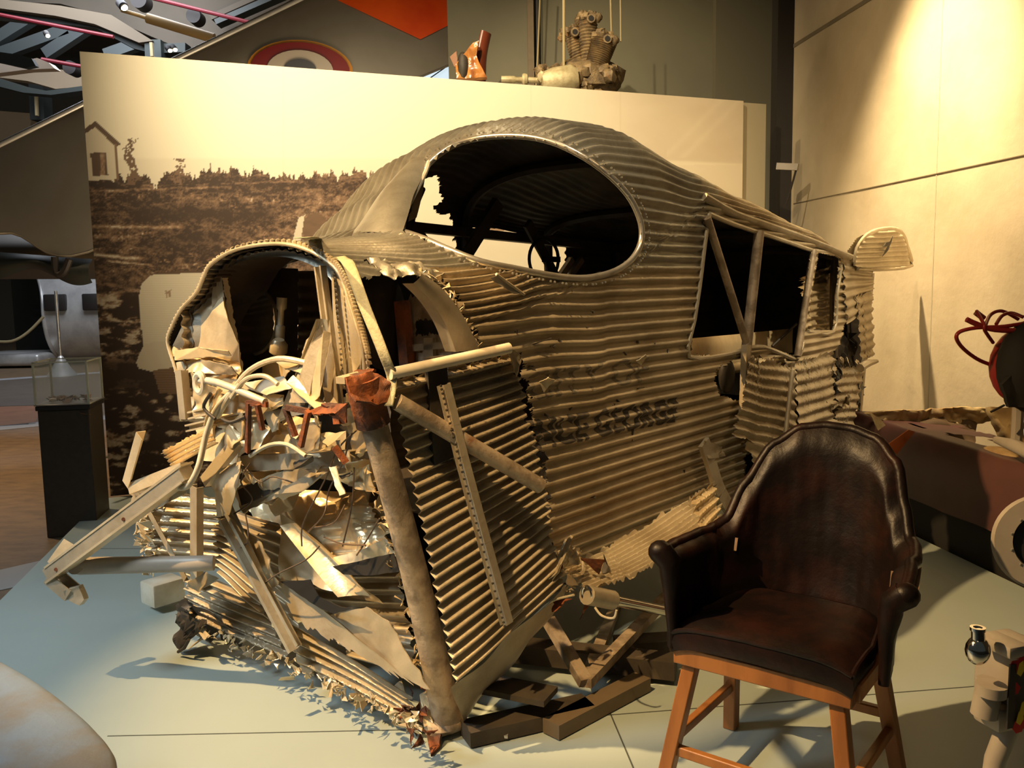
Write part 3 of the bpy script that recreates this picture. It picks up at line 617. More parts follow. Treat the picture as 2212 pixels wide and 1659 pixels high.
# crumpled lower edge scraps
mb = MB(); random.seed(11)
edge = [(430, 1355), (520, 1395), (610, 1440), (700, 1475), (770, 1510), (850, 1540), (900, 1570)]
for i in range(120):
    k = random.random() * 5.999; j = int(k); x = edge[j][0] + (edge[j + 1][0] - edge[j][0]) * (k - j); y = edge[j][1] + (edge[j + 1][1] - edge[j][1]) * (k - j)
    p = PT(x + random.uniform(-8, 8), y + random.uniform(-14, 14), -.22 + random.uniform(-.04, .04)); s = .020
    mb.sheet([p + V([random.uniform(-s, s) for _ in 'xyz']) for _ in range(4)], .015, 20, .002, 1)
mb.build('jagged_skin_edge', 'bright', wr, 25)['kind'] = 'stuff'
mb = MB()
for i in range(14):
    p = PZ(random.uniform(865, 935), random.uniform(1490, 1600), random.uniform(.15, .24)); s = .035
    mb.sheet([p + V([random.uniform(-s, s) for _ in 'xyz']) for _ in range(4)], .02, 14, .003, 2)
mb.build('rusted_debris', 'rust', wr, 25)['kind'] = 'stuff'
mb = MB(); mb.sheet([PZ(905, 1500, .22), PZ(925, 1490, .24), PZ(935, 1560, .16), PZ(915, 1570, .15)], .012, 12, .003, 2); mb.build('crumpled_sheet', 'foil', wr)
mb = MB(); mb.sheet([PZ(920, 1580, .12), PZ(955, 1585, .13), PZ(950, 1612, .11), PZ(930, 1632, .105)], .012, 12, .01, 2); mb.build('rusted_debris', 'rust', wr)
mb = MB(); mb.tube([PZ(860, 1480, .2), PZ(870, 1530, .18), PZ(892, 1578, .13)], [.02, .028, .012], 10, 3, flat=.5); mb.build('curled_skin_end', 'bright', wr)
# big crumpled foil sheets in the middle
def crs(name, pts, ts, m='foil', ns=.03, sc=5, jag=.008, ang=35, cuts=4, label=None):
    mb = MB(); mb.sheet([PT(x, y, t) for (x, y), t in zip(pts, ts if isinstance(ts, (list, tuple)) else [ts] * len(pts))], ns, sc, .003, cuts, jag); return mb.build(name, m, wr, ang, label=label)
mb = MB(); mb.patch(FQ([(560, 1060), (800, 1060), (850, 1195), (700, 1245)], (-.05, .0, -.08, -.12)), 70, 60, 0, ns=.03, nsc=4, crease=.030, csc=5, bulge=-.05, jt=.06, j1=.03); mb.build('crumpled_sheet', 'foil', wr, 40, label='large bright crumpled sheet in the middle of the nose')
mb = MB(); mb.patch(FQ([(520, 1090), (640, 1060), (760, 1250), (610, 1200)], (-.06, .0, -.12, -.12)), 60, 50, 0, ns=.03, nsc=4, crease=.02, csc=4); mb.build('crumpled_sheet', 'foil', wr, 40)
mb = MB(); mb.patch(FQ([(700, 1100), (830, 1080), (845, 1200), (720, 1215)], (-.03, -.01, -.10, -.11)), 60, 60, 4, .012, .02, 5, 0, .05, .05, 0); mb.build('crumpled_sheet', 'foil', wr, 50)
mb = MB(); mb.patch(FQ([(715, 1205), (835, 1165), (850, 1205), (735, 1228)], (-.16, -.16, -.13, -.14)), 50, 14, 0, ns=.02, crease=.015, j1=.05, jt=.2); mb.build('folded_sheet_lip', 'white', wr, 40)
mb = MB(); mb.patch(FQ([(720, 1215), (870, 1195), (870, 1255), (745, 1240)], .08 * np.ones(4)), 10, 10, 0); mb.build('cavity_shade_sheet', 'dark', wr)  # dark sheet put in for the shade inside the cavity
mb = MB(); mb.patch(FQ([(600, 1110), (690, 1180), (820, 1310), (600, 1250)], (-.16, -.14, -.12, -.16)), 50, 50, 0, ns=.02, nsc=3, crease=.012, csc=4, bulge=.05); mb.build('bent_plate', 'bright', wr, 45)
mb = MB(); mb.patch(FQ([(605, 1135), (640, 1130), (800, 1290), (730, 1290)], (-.19, -.19, -.17, -.17)), 50, 50, 0, ns=.01, nsc=3, bulge=.05); mb.build('bent_plate', 'foil', wr, 45, label='long smooth bent strip catching the light')
crs('bent_plate', [(700, 1330), (790, 1312), (840, 1345), (900, 1440), (930, 1490), (900, 1480), (770, 1400), (700, 1370)], -.17, 'skin', .012, 4, .004, label='flat riveted plate hanging above the belly')
mb = MB(); mb.patch(FQ([(600, 1240), (720, 1340), (900, 1480), (620, 1330)], (-.2, -.2, -.16, -.22)), 50, 16, 0, ns=.02, nsc=6, j0=.1, jt=.15, jb=.15); mb.build('torn_frame_strip', 'skin', wr, 45)
# broken profile beams (cockpit floor / engine bearers)
def fb(name, a, b, w, h, ta, tb, prof='U', m='rail', label=None, hint=None):
    mb = MB(); mb.beam(PT(*a, ta), PT(*b, tb), w, h, hint or A, prof); return mb.build(name, m, wr, 30, label=label)
fb('broken_profile', (530, 1000), (765, 990), .055, .035, -.22, -.22, label='short pale profile lying across the nose')
fb('broken_profile', (462, 1020), (560, 1230), .07, .025, -.28, -.24, 'L', 'bright')
fb('broken_profile', (487, 1115), (640, 1400), .075, .03, -.30, -.26, 'hat', 'rail', 'long riveted profile running down the nose front')
fb('broken_profile', (425, 1050), (425, 1260), .05, .03, -.22, -.22, 'U', 'skin')
fb('broken_profile', (318, 1090), (405, 1250), .03, .02, -.33, -.33, 'L', 'skin')
fb('broken_profile', (520, 1075), (680, 1005), .06, .012, -.25, -.2, 'box', 'dark')
crs('bent_plate', [(500, 1060), (620, 1010), (700, 1005), (650, 1045), (520, 1110)], [-.24] * 5, 'skin', .015, 6)
crs('bent_plate', [(505, 1130), (560, 1170), (600, 1260), (570, 1290), (520, 1200)], [-.24] * 5, 'bright', .02, 5)
fb('broken_profile', (445, 1040), (580, 870), .045, .03, -.3, -.25, 'U', 'bright')
fb('broken_profile', (400, 900), (480, 880), .03, .02, -.3, -.28, 'hat', 'bright')
fb('broken_profile', (405, 925), (560, 890), .028, .02, -.3, -.28, 'hat', 'bright')
# left corrugated scrap and beams
mb = MB(); mb.patch(FQ([(345, 975), (450, 925), (470, 960), (375, 1010)], (-.42, -.36, -.36, -.42)), 40, 50, 4.5, .008, .01, 5, .06, .05, .06, .06); mb.build('corrugated_scrap', 'foil', wr, 50, label='small bright corrugated scrap left of the nose')
fb('broken_profile', (310, 940), (280, 1045), .045, .035, -.5, -.5, 'L', 'bright')
fb('broken_profile', (285, 1055), (400, 1010), .04, .035, -.5, -.42, 'U', 'bright')
crs('bent_plate', [(285, 1040), (330, 1060), (400, 1065), (330, 1100), (285, 1085)], [-.45] * 5, 'skin', .02, 7)
# long arm reaching out to the left
a0 = PT(405, 1020, -.45); a1 = PY(112, 1238, 3.25)
mb = MB(); mb.beam(a0, a1, .062, .05, (0, 0, 1), 'box'); ar = mb.build('bent_wing_arm', 'rail', wr, 30, label='long pale arm sticking out to the left of the nose')
mb = MB(); d = (a1 - a0).normalized()
mb.beam(a0 + V((0, 0, .03)), a1 + V((0, 0, .03)), .066, .008, (0, 0, 1)); mb.beam(a0 - V((0, 0, .028)), a1 - V((0, 0, .028)), .066, .008, (0, 0, 1)); mb.build('arm_flange', 'bright', ar)
for k in (.42, .93): mb = MB(); p = a0.lerp(a1, k); mb.lathe([(.007, -.036), (.009, .0), (.007, .036)], p, (0, -1, 0), 10); mb.build('bolt_hole', 'rust', ar)
mb = MB(); e1 = PY(180, 1300, 3.2); mb.beam(a1 + V((0, 0, -.01)), PY(158, 1282, 3.23), .06, .05, (0, 0, 1), 'U'); mb.sheet([PY(145, 1270, 3.23), PY(178, 1262, 3.23), PY(190, 1292, 3.22), PY(180, 1305, 3.22), PY(150, 1290, 3.23)], .008, 9, .03, 2); mb.build('arm_bracket', 'rail', ar, 30)
mb = MB(); mb.sheet([PY(104, 1215, 3.28), PY(140, 1165, 3.33), PY(165, 1180, 3.33), PY(125, 1228, 3.28)], .004, 4, .02, 1); mb.build('arm_lug', 'bright', ar, 30)
mb = MB(); mb.tube([PY(165, 1222, 3.25), PY(200, 1222, 3.27), PT(400, 1218, -.42), PT(462, 1216, -.36)], [.036, .034, .03, .028], 16, 3, flat=.8); mb.build('arm_brace_tube', 'putty', ar, label='grey streamlined tube under the arm')
mb = MB(); mb.sheet([PT(405, 1262, -.32), PT(440, 1235, -.32), PT(470, 1250, -.34), PT(425, 1280, -.32)], .02, 8, .003, 2); mb.build('torn_scrap', 'skin', wr)
mb = MB(); mb.bbox(PT(352, 1275, -.02), (.16, .13, .11), (A, N, V((0, 0, 1))), .01); mb.build('support_block', 'white', wr, label='cream block under the left of the nose')
# ragged left edge
mb = MB(); random.seed(5)
for i in range(60):
    p = PT(random.uniform(298, 330), random.uniform(1060, 1240), -.3 + random.uniform(-.04, .04)); mb.sheet([p + V([random.uniform(-.03, .03) for _ in 'xyz']) for _ in range(4)], .012, 20, .002, 1)
mb.build('jagged_skin_edge', 'bright', wr, 25)['kind'] = 'stuff'
# tubes, conduits, wires in the middle
def tb(name, pts, r, m='conduit', k=5, seg=8, label=None):
    mb = MB(); mb.tube([PT(x, y, t) for x, y, t in pts], r, seg, k); return mb.build(name, m, wr, label=label)
tb('engine_mount_tube', [(425, 822, -.38), (470, 826, -.38), (573, 868, -.36)], .012, 'white', 3, 12, 'cream tube with a round eye at its end')
mb = MB(); c = PT(432, 828, -.39); mb.ring([c + N * .027 * math.cos(a) + V((0, 0, .033 * math.sin(a))) for a in [i * math.pi / 6 for i in range(12)]], .012, 8, 2); mb.build('mount_eye', 'white', wr)
crs('bent_plate', [(410, 800), (470, 850), (480, 905), (420, 900)], [-.3] * 4, 'foil', .03, 7)
tb('bent_pipe', [(378, 1052, -.46), (405, 1050, -.46), (428, 1010, -.44), (445, 940, -.4), (470, 880, -.38), (520, 830, -.36)], .011, 'conduit', 6, 10, 'pale ribbed pipe curling round the arm')
tb('bent_pipe', [(470, 900, -.37), (500, 850, -.37), (540, 800, -.34), (600, 775, -.33), (665, 785, -.3)], .010)
tb('bent_pipe', [(500, 860, -.38), (530, 820, -.37), (570, 812, -.36), (600, 830, -.35)], .008)
tb('bent_pipe', [(540, 985, -.35), (580, 962, -.34), (620, 960, -.34), (660, 985, -.33)], .007)
tb('control_cable', [(455, 850, -.42), (440, 880, -.42), (465, 905, -.41)], .006, 'dark')
tb('control_cable', [(480, 905, -.4), (500, 912, -.4), (530, 900, -.38)], .006, 'dark')
random.seed(3)
for q in ([(770, 930), (730, 970), (700, 1040), (655, 1130), (652, 1180)], [(760, 935), (740, 1000), (710, 1060), (700, 1110), (665, 1150)], [(745, 1090), (720, 1130), (675, 1140)], [(690, 1180), (660, 1210), (600, 1240), (570, 1262)], [(700, 1160), (740, 1175), (790, 1178)], [(540, 1000), (520, 1040), (545, 1080), (505, 1110)], [(530, 1110), (535, 1170), (500, 1190)], [(765, 1010), (760, 1090), (740, 1180)], [(820, 1120), (790, 1170), (770, 1200)], [(520, 1000), (560, 1040), (590, 1030), (640, 1045)]):
    tb('loose_wire', [(x, y, -.30 + .04 * random.random()) for x, y in q], .0028, 'cable', 5, 5)
# rusted engine-mount legs
for q in ([(537, 870), (535, 977)], [(556, 874), (567, 928)], [(533, 870), (577, 874)], [(616, 882), (638, 942)], [(666, 888), (650, 964)], [(618, 880), (668, 889)], [(722, 965), (748, 1000)]):
    fb('rusted_mount_leg', q[0], q[1], .017, .014, -.38, -.36, 'box', 'rust')
mb = MB(); mb.sheet([PT(665, 895, -.36), PT(700, 870, -.36), PT(745, 872, -.36), PT(745, 900, -.36), PT(700, 900, -.36)], .02, 12, .004, 2, .01); mb.build('rusted_bracket', 'rust', wr, 30)
mb = MB(); mb.beam(PT(730, 875, -.36), PT(735, 915, -.36), .03, .03); mb.build('rusted_mount_leg', 'rust', wr)
# filler: many crumpled sheets of bare metal inside the nose
random.seed(21)
fill = [(470, 960, 60), (560, 920, 50), (600, 1000, 60), (640, 870, 45), (700, 960, 60), (760, 960, 45), (780, 1020, 45), (430, 870, 40), (500, 900, 45), (590, 860, 40), (650, 930, 50), (700, 900, 40), (760, 900, 40), (480, 1010, 45), (590, 800, 40), (700, 840, 35), (770, 860, 30), (820, 1000, 30), (830, 1090, 30), (840, 1150, 28), (720, 1010, 50), (540, 1100, 35), (610, 1080, 45), (440, 960, 40), (520, 960, 40), (670, 1000, 40), (600, 945, 45), (640, 800, 30), (560, 850, 35)]
for i, (x, y, s) in enumerate(fill[::2]):
    n = random.randint(4, 6); a0_ = random.random() * 6; t = -.14 + random.uniform(-.06, .08)
    pts = [(x + s * random.uniform(.7, 1.25) * math.cos(a0_ + j * 2 * math.pi / n), y + s * .8 * random.uniform(.7, 1.25) * math.sin(a0_ + j * 2 * math.pi / n)) for j in range(n)]
    mb = MB(); q = [PT(px, py, t + random.uniform(-.07, .07)) for px, py in pts]
    mb.sheet(q, .016, 3.5, .003, 4, .004); mb.build('crumpled_sheet', ['foil', 'foil', 'bright', 'foil'][i % 4], wr, 50)
for i in range(18):
    x, y = random.uniform(430, 830), random.uniform(850, 1040); s = random.uniform(10, 26); a_ = random.random() * 3.14; t = -.30 + random.uniform(-.05, .06)
    mb = MB(); L_ = random.uniform(1, 2.6)
    mb.sheet([PT(x + s * L_ * math.cos(a_ + w) * 1.0 + 6 * random.random(), y + s * L_ * math.sin(a_ + w), t + random.uniform(-.03, .03)) for w in (-.25, .25, 3.0, 3.4)], .010, 9, .003, 3, .003)
    mb.build('metal_shard', ['foil', 'bright', 'white', 'foil', 'dark'][i % 5], wr, 30)
# larger torn plates and folds inside the nose
def Zp(l): return [(260 + x / 2.676, 480 + y / 2.676) for x, y in l]
for nm, m_, t_, ns_, pl in (
 ('dished_side_panel', 'bright', -.20, .012, [(545, 300), (590, 420), (625, 560), (690, 700), (700, 850), (600, 880), (430, 730), (372, 640), (400, 540), (470, 480), (515, 400)]),
 ('crumpled_side_sheet', 'foil', -.26, .012, [(310, 745), (470, 722), (620, 742), (640, 772), (470, 785), (312, 800)]),
 ('crumpled_side_sheet', 'bright', -.25, .015, [(318, 812), (460, 790), (650, 832), (680, 880), (560, 880), (420, 870), (330, 880)]),
 ('crumpled_side_sheet', 'foil', -.24, .02, [(420, 850), (680, 850), (770, 960), (640, 1010), (480, 960), (420, 930)]),
 ('hanging_sheet', 'rail', -.31, .012, [(1150, 570), (1172, 640), (1095, 1000), (1060, 1060), (940, 1065), (1040, 890), (1100, 700)]),
 ('hanging_sheet', 'bright', -.32, .010, [(1172, 630), (1215, 640), (1155, 1000), (1085, 1080)]),
 ('hanging_sheet', 'skin', -.29, .010, [(1215, 560), (1262, 1050), (1190, 1062), (1160, 900)]),
 ('bent_plate', 'bright', -.30, .010, [(880, 790), (1070, 795), (1060, 880), (960, 850), (920, 820)]),
 ('bent_plate', 'white', -.31, .010, [(720, 930), (940, 890), (995, 960), (850, 1000), (760, 965)]),
 ('bent_plate', 'foil', -.30, .016, [(830, 975), (940, 1000), (945, 1060), (880, 1085), (820, 1045)]),
 ('bent_plate', 'skin', -.27, .010, [(900, 1570), (1100, 1450), (1200, 1442), (1060, 1555), (950, 1600)]),
 ('bent_plate', 'bright', -.30, .012, [(550, 1440), (700, 1380), (690, 1520), (640, 1690), (560, 1700), (540, 1560)]),
 ('crumpled_sheet', 'foil', -.24, .03, [(1210, 1470), (1330, 1440), (1440, 1400), (1480, 1560), (1300, 1530)]),
 ('crumpled_sheet', 'skin', -.30, .010, [(960, 1180), (1170, 1150), (1150, 1310), (1080, 1325), (1000, 1290)]),
 ('crumpled_sheet', 'foil', -.30, .016, [(590, 1200), (720, 1090), (725, 1200), (660, 1300), (600, 1330)]),
 ('crumpled_sheet', 'foil', -.28, .018, [(760, 1110), (860, 1190), (800, 1310), (750, 1320)]),
 ('crumpled_sheet', 'bright', -.28, .014, [(840, 1100), (945, 1080), (930, 1200), (870, 1215)]),
 ('crumpled_sheet', 'foil', -.22, .025, [(880, 1230), (1060, 1220), (1200, 1300), (1050, 1340), (820, 1320)]),
 ('crumpled_sheet', 'foil', -.20, .03, [(720, 1440), (880, 1440), (950, 1530), (860, 1640), (700, 1600)]),
 ('crumpled_sheet', 'foil', -.22, .02, [(1290, 1180), (1390, 1140), (1440, 1320), (1330, 1340)]),
 ('rusted_bracket', 'rust', -.37, .008, [(1100, 1085), (1200, 1055), (1310, 1050), (1305, 1160), (1265, 1165), (1245, 1105), (1120, 1115)])):
    mb = MB(); mb.sheet([PT(x, y, t_ + .02 * math.sin(i * 2.1)) for i, (x, y) in enumerate(Zp(pl))], ns_, 4.5, .003, 4, .003, crease=ns_ > .0135); mb.build(nm, m_, wr, 50)
 
mb = MB(); mb.sheet([PT(x, y, -.215) for x, y in [(607, 1256), (673, 1252), (690, 1288), (735, 1310), (762, 1314), (722, 1326), (680, 1306), (640, 1280)]], .008, 5, .003, 3, .002, crease=False); mb.build('gap_shade_sheet', 'black', wr)  # black sheet stands in for the shaded gap beside the bent plate
mb = MB(); mb.sheet([PT(x, y, -.20) for x, y in [(722, 1222), (760, 1215), (850, 1195), (862, 1235), (800, 1243), (745, 1240)]], .008, 5, .003, 3, .002, crease=False); mb.build('gap_shade_sheet', 'black', wr)  # black sheet stands in for the shade under the folded lip
# added dark backing: stops light leaking through and gives the rubble shaded gaps
mb = MB(); mb.patch(FQ([(385, 900), (830, 850), (900, 1450), (420, 1300)], (.12, .12, .12, .0)), 30, 30, 0, ns=.05, crease=.03); mb.build('dark_nose_backing', 'dark', wr, 40)
# strap over the nose
sp = [H(655, 512, .0), H(690, 522, .02), H(735, 556, .03), PT(757, 581, -.27), PT(791, 667, -.30), PT(828, 764, -.31), PN(847, 816, .05), PN(840, 880, .06)]
c = catmull(sp, 6); mb = MB(); n = len(c) - 1
mb.grid(lambda u, v: c[int(round(v * n))] + (A * .3 + N * .9).normalized() * (u - .5) * (.058 - .030 * v) + V((0, 0, .004 * math.sin(v * 20))), 4, n); 
o = mb.build('lashing_strap', 'strap', wr, 50, label='olive web strap lashed over the nose'); sm = o.modifiers.new('s', 'SOLIDIFY'); sm.thickness = .003
# left windscreen fairing: smooth pale sheet
ls_0 = [(705, 512), (760, 445), (835, 372), (925, 335), (895, 395), (868, 470), (862, 512), (790, 515)]
mb = MB(); mb.patch([H(752, 506, .005), H(866, 512, .012), H(922, 340, .012), H(878, 356, .005)], 24, 40, 0, ns=.012, nsc=4, bulge=.05); mb.build('windscreen_fairing', 'roof', wr, 60, label='smooth pale fairing left of the cockpit opening')
mb = MB(); mb.tube([H(866, 512, .01), H(872, 470, .03), H(890, 430, .03), H(918, 375, .03), H(926, 350, .02)], .010, 8, 4); mb.build('fairing_edge', 'white', wr)
mb = MB(); mb.patch([PN(912, 350, -1.1), PN(925, 345, -1.1), PN(900, 470, -1.1), PN(880, 480, -1.1)], 8, 30, 0, ns=.02, j0=.2); mb.build('torn_frame_strip', 'rail', wr)
# lifted strip on the side below the cockpit
mb = MB(); mb.sheet([PN(1055, 600, .03), PN(1075, 595, .03), PN(1135, 635, .03), PN(1110, 635, .03)], .006, 12, .003, 2, .004); mb.build('lifted_strip', 'rimm', wr)
bar('lifted_strip', PN(1072, 592, .03), PN(1132, 636, .035), .005, 'bright')
mb = MB(); mb.sheet([PN(1165, 825, .02), PN(1185, 815, .05), PN(1200, 822, .05), PN(1175, 848, .02)], .01, 20, .002, 2); mb.build('metal_shard', 'bright', wr)
mb = MB(); mb.sheet([PN(1375, 780, .03), PN(1395, 765, .04), PN(1398, 772, .04), PN(1384, 790, .02)], .01, 20, .004, 2); mb.build('metal_shard', 'bright', wr)
# crumpled belly skin on the right, bent post, wheel fork, support timbers
mb = MB(); mb.patch([PN(1215, 1225, .06), PN(1535, 1050, .05), PN(1560, 1130, .25), PN(1275, 1285, .30)], 110, 130, 9, .010, .03, 3, .02, .05, .05, .05, bulge=.02); mb.build('folded_belly_skin', 'bright', wr, 60, label='corrugated belly skin folded outward under the fuselage side')
mb = MB(); mb.patch([PN(1500, 1075, .24), PN(1545, 1040, .2), PN(1560, 1130, .28), PN(1520, 1180, .33)], 40, 60, 4, .01, .02, 5, .1, .05, .1, .1); mb.build('folded_belly_skin', 'foil', wr, 60)
mb = MB()
for a, b in zip(catmull([PN(1520, 955, .06), PN(1535, 1000, .07), PN(1556, 1065, .1), PN(1590, 1120, .12)], 3), catmull([PN(1520, 955, .06), PN(1535, 1000, .07), PN(1556, 1065, .1), PN(1590, 1120, .12)], 3)[1:]): mb.beam(a, b, .075, .02, N)
mb.sheet([PN(1520, 952, .07), PN(1560, 965, .08), PN(1568, 985, .08), PN(1530, 990, .08)], .02, 12, .004, 2, .01); mb.build('bent_post', 'rail', wr, 40)
mb = MB(); mb.blob(PN(1570, 812, -.04), (.07, .03, .09), (A, N, V((0, 0, 1)))); mb.build('round_lamp_socket', 'dark', wr)
mb = MB(); mb.sheet([PN(1205, 1195, .12), PN(1230, 1180, .14), PN(1262, 1190, .14), PN(1250, 1225, .15), PN(1212, 1228, .12)], .03, 12, .004, 3, .015); mb.build('crumpled_sheet', 'skin', wr, 30)
for i in range(12):
    p = PN(random.uniform(1195, 1290), random.uniform(1180, 1310), .2 + random.uniform(-.05, .05)); mb = MB(); mb.sheet([p + V([random.uniform(-.045, .045) for _ in 'xyz']) for _ in range(4)], .02, 14, .003, 2); mb.build('metal_shard', ['skin', 'dark', 'rust'][i % 3], wr, 30)
mb = MB(); s0, s1 = PN(1268, 1285, .3), PN(1448, 1322, .35); d = (s1 - s0).normalized()
mb.tube([s0, s0.lerp(s1, .28)], .034, 14); ls_ = mb.build('axle_socket', 'rail', wr, label='pale socket under the fuselage side')
mb = MB(); mb.tube([s0.lerp(s1, .25), s1 + d * .1], .019, 12); mb.build('axle_rod', 'chrome', ls_)
mb = MB(); mb.ring([s0 + V((0, 0, .03 * math.sin(a))) + N * .02 * math.cos(a) for a in [i * math.pi / 4 for i in range(8)]], .005, 6, 2); mb.build('socket_ring', 'chrome', ls_)
tb('loose_wire', [(1150, 1335, .3), (1190, 1300, .3), (1240, 1285, .3)], .004, 'bright')
tb('loose_wire', [(1285, 1312, .3), (1300, 1330, .3), (1325, 1335, .3), (1332, 1318, .3)], .004, 'conduit')
# belly keel (dark closed underside)
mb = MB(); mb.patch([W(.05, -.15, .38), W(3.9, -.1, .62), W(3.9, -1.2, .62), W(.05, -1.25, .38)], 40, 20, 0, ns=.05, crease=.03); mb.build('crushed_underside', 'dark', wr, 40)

# support under the wreck: timbers and a steel cradle
cr_ = thing('timber_cradle', 'dim pile of timber beams propping up the wreck behind the nose strut', 'support', PZ(1250, 1480, .1))
def tbm(name, a, b, w, h, m='plank_shade', label=None):
    mb = MB(); mb.beam(a, b, w, h, (0, 0, 1)); return mb.build(name, m, cr_, 30, label=label)
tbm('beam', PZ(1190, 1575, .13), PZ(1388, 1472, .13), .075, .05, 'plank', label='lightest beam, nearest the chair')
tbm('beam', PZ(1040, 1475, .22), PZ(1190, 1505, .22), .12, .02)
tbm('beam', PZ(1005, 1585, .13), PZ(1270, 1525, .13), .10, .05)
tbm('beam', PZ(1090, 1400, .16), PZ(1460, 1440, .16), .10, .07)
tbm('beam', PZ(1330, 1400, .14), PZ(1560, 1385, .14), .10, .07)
k1 = PZ(1265, 1475, .2)
for q, nm in ((PN(1440, 1290, .1), 'brace'), (PN(1185, 1340, .0), 'brace'), (PN(1330, 1310, -.2), 'brace')):
    tbm(nm, k1, q, .045, .035, 'tube')
# cast fork parts
mb = MB(); mb.sheet([PZ(1040, 1590, .12), PZ(1095, 1590, .12), PZ(1105, 1560, .13), PZ(1050, 1560, .13)], .02, 14, .01, 2, .01); mb.build('wheel_scrap', 'rimm', cr_, 30)
# ================================================================ MURAL
rng = np.random.RandomState(4)
LAT = rng.rand(257, 257)
def vn(x, y):
    x = np.mod(x, 256); y = np.mod(y, 256); xi = x.astype(int); yi = y.astype(int); fx = x - xi; fy = y - yi
    fx = fx * fx * (3 - 2 * fx); fy = fy * fy * (3 - 2 * fy); xi %= 256; yi %= 256
    return (LAT[xi, yi] * (1 - fx) + LAT[xi + 1, yi] * fx) * (1 - fy) + (LAT[xi, yi + 1] * (1 - fx) + LAT[xi + 1, yi + 1] * fx) * fy
def fbm(x, y, o=5, g=.55):
    s = 0; a = 1; t = 0
    for i in range(o): s = s + a * vn(x + 17 * i, y + 31 * i); t += a; a *= g; x = x * 2.03; y = y * 2.03
    return s / t
def sm(a, b, x): k = np.clip((x - a) / (b - a), 0, 1); return k * k * (3 - 2 * k)
def polymask(X, Y, P):
    c = np.zeros(X.shape, bool); j = len(P) - 1
    for i in range(len(P)):
        xi, yi = P[i]; xj, yj = P[j]
        if yi != yj: c ^= ((yi > Y) != (yj > Y)) & (X < (xj - xi) * (Y - yi) / (yj - yi) + xi)
        j = i
    return c
ML = V((-2.97, 6.35, 0)); MR = V((2.20, 8.44, 0)); md = (MR - ML); mlen = md.length; md.normalize(); mn_ = V((md.y, -md.x, 0))
ZB, ZT = .10, 3.26
mural = thing('photo_mural', 'large freestanding sepia photograph panel of a crash site behind the wreck', 'photo panel', (0, 7.3, .1))
def mural_face():
    nx, nz = 690, 400
    us = np.linspace(0, 1, nx + 1) ; zs = np.linspace(0, 1, nz + 1); U, Z = np.meshgrid(us, zs)
    Xw = ML.x + (MR.x - ML.x) * U; Yw = ML.y + (MR.y - ML.y) * U; Zw = ZB + (ZT - ZB) * Z
    co = np.stack([Xw + mn_.x * .004, Yw + mn_.y * .004, Zw], -1).reshape(-1, 3)
    # picture coordinates of the print
    D = co - np.array(CAM); w = D @ np.array(fw); px = CX + F * (D @ np.array(rt)) / w; py = CY - F * (D @ np.array(up)) / w
    x = px; y = py
    v = np.full(x.shape, .90) - .10 * sm(-100, 700, -x + 500) * 0
    v -= .06 * sm(1150, 1400, x) * sm(360, 340, y) * fbm(x / 60, y / 40); v -= .10 * sm(1250, 1450, x) * sm(352, 346, y - .05 * (x - 1500)) 
    for k in (0, 1): v += .03 * np.exp(-((x - 1555 + (y - 260) * 1.0 + k * 40) / 9) ** 2) * (y < 340) * (x > 1440)
    hz = sm(338, 346, y) * (x < 900); v = v - .05 * hz
    # bush line and ground
    top = 343 + 44 * fbm(x / 26, y * 0 + 3, 5, .7) + 16 * vn(x / 5, y * 0) + 9 * vn(x / 2.4, y * 0 + 9) - 14 * np.exp(-((x - 480) / 40) ** 2) - 8 * np.exp(-((x - 740) / 60) ** 2) + 10 * np.exp(-((x - 330) / 30) ** 2)
    lf = fbm(x / 7, y / 7, 4, .7)
    bush = (y > top + 18 * (lf - .5)) & (x < 860)
    g = .24 + 1.0 * (fbm(x / 13, y / 7, 6, .8) - .5) + .14 * sm(470, 800, x) * sm(400, 560, 960 - y)
    g = g + 1.2 * np.clip(vn(x / 4, y / 3.2) * vn(x / 30, y / 12) - .5, 0, 1) * sm(400, 430, y) - .10 * (fbm(x / 45, y / 16, 4) > .52) 
    dk = np.exp(-((y - 462 - .01 * (x - 400)) / 18) ** 2) * sm(260, 300, x) * sm(620, 560, x); g = g * (1 - .6 * dk)
    dk = np.exp(-((y - 520) / 26) ** 2) * sm(300, 340, x) * sm(560, 460, x); g = g * (1 - .45 * dk)
    for yy, a, x0, x1, sl, wd in ((412, .30, 195, 500, -.03, 3), (405, .22, 300, 640, -.03, 2.2), (489, .36, 195, 400, .01, 3.2), (550, .55, 195, 310, .08, 3.6), (560, .5, 230, 330, .10, 2), (512, .2, 200, 300, 0, 4)):
        g = g + a * np.exp(-((y - yy - sl * (x - 200) - 3 * (vn(x / 11, x * 0) - .5)) / wd) ** 2) * sm(x0 - 5, x0 + 10, x) * sm(x1 + 10, x1 - 20, x)
    # rocks lower left
    rk = fbm(x / 34 + .3 * y / 40, y / 15 - .1 * x / 30, 5, .6); rocks = .07 + .75 * sm(.50, .66, rk) * (.6 + .5 * fbm(x / 6, y / 4, 3))
    band = .10 + .5 * sm(.56, .62, fbm(x / 50, y / 11, 4)) 
    low = sm(595, 650, y + 20 * (vn(x / 20, y / 20) - .5)); g = g * (1 - low) + rocks * low
    darkpool = sm(760, 790, y) * sm(850, 835, y); g = g * (1 - .75 * darkpool)
    g = np.clip(g * 1.05 - .07 - .13 * np.exp(-((y - 398) / 22) ** 2), .035, .8)
    v = np.where(bush, g, v)
    # tree
    tr = (np.abs(x - 283 - 7 * np.sin(y / 14)) < 4 + 11 * vn(y / 6, y * 0)) & (y > 298) & (y < 400) & (fbm(x / 5, y / 5, 3, .7) > .47 - .002 * (y - 298)); v = np.where(tr, .22, v)
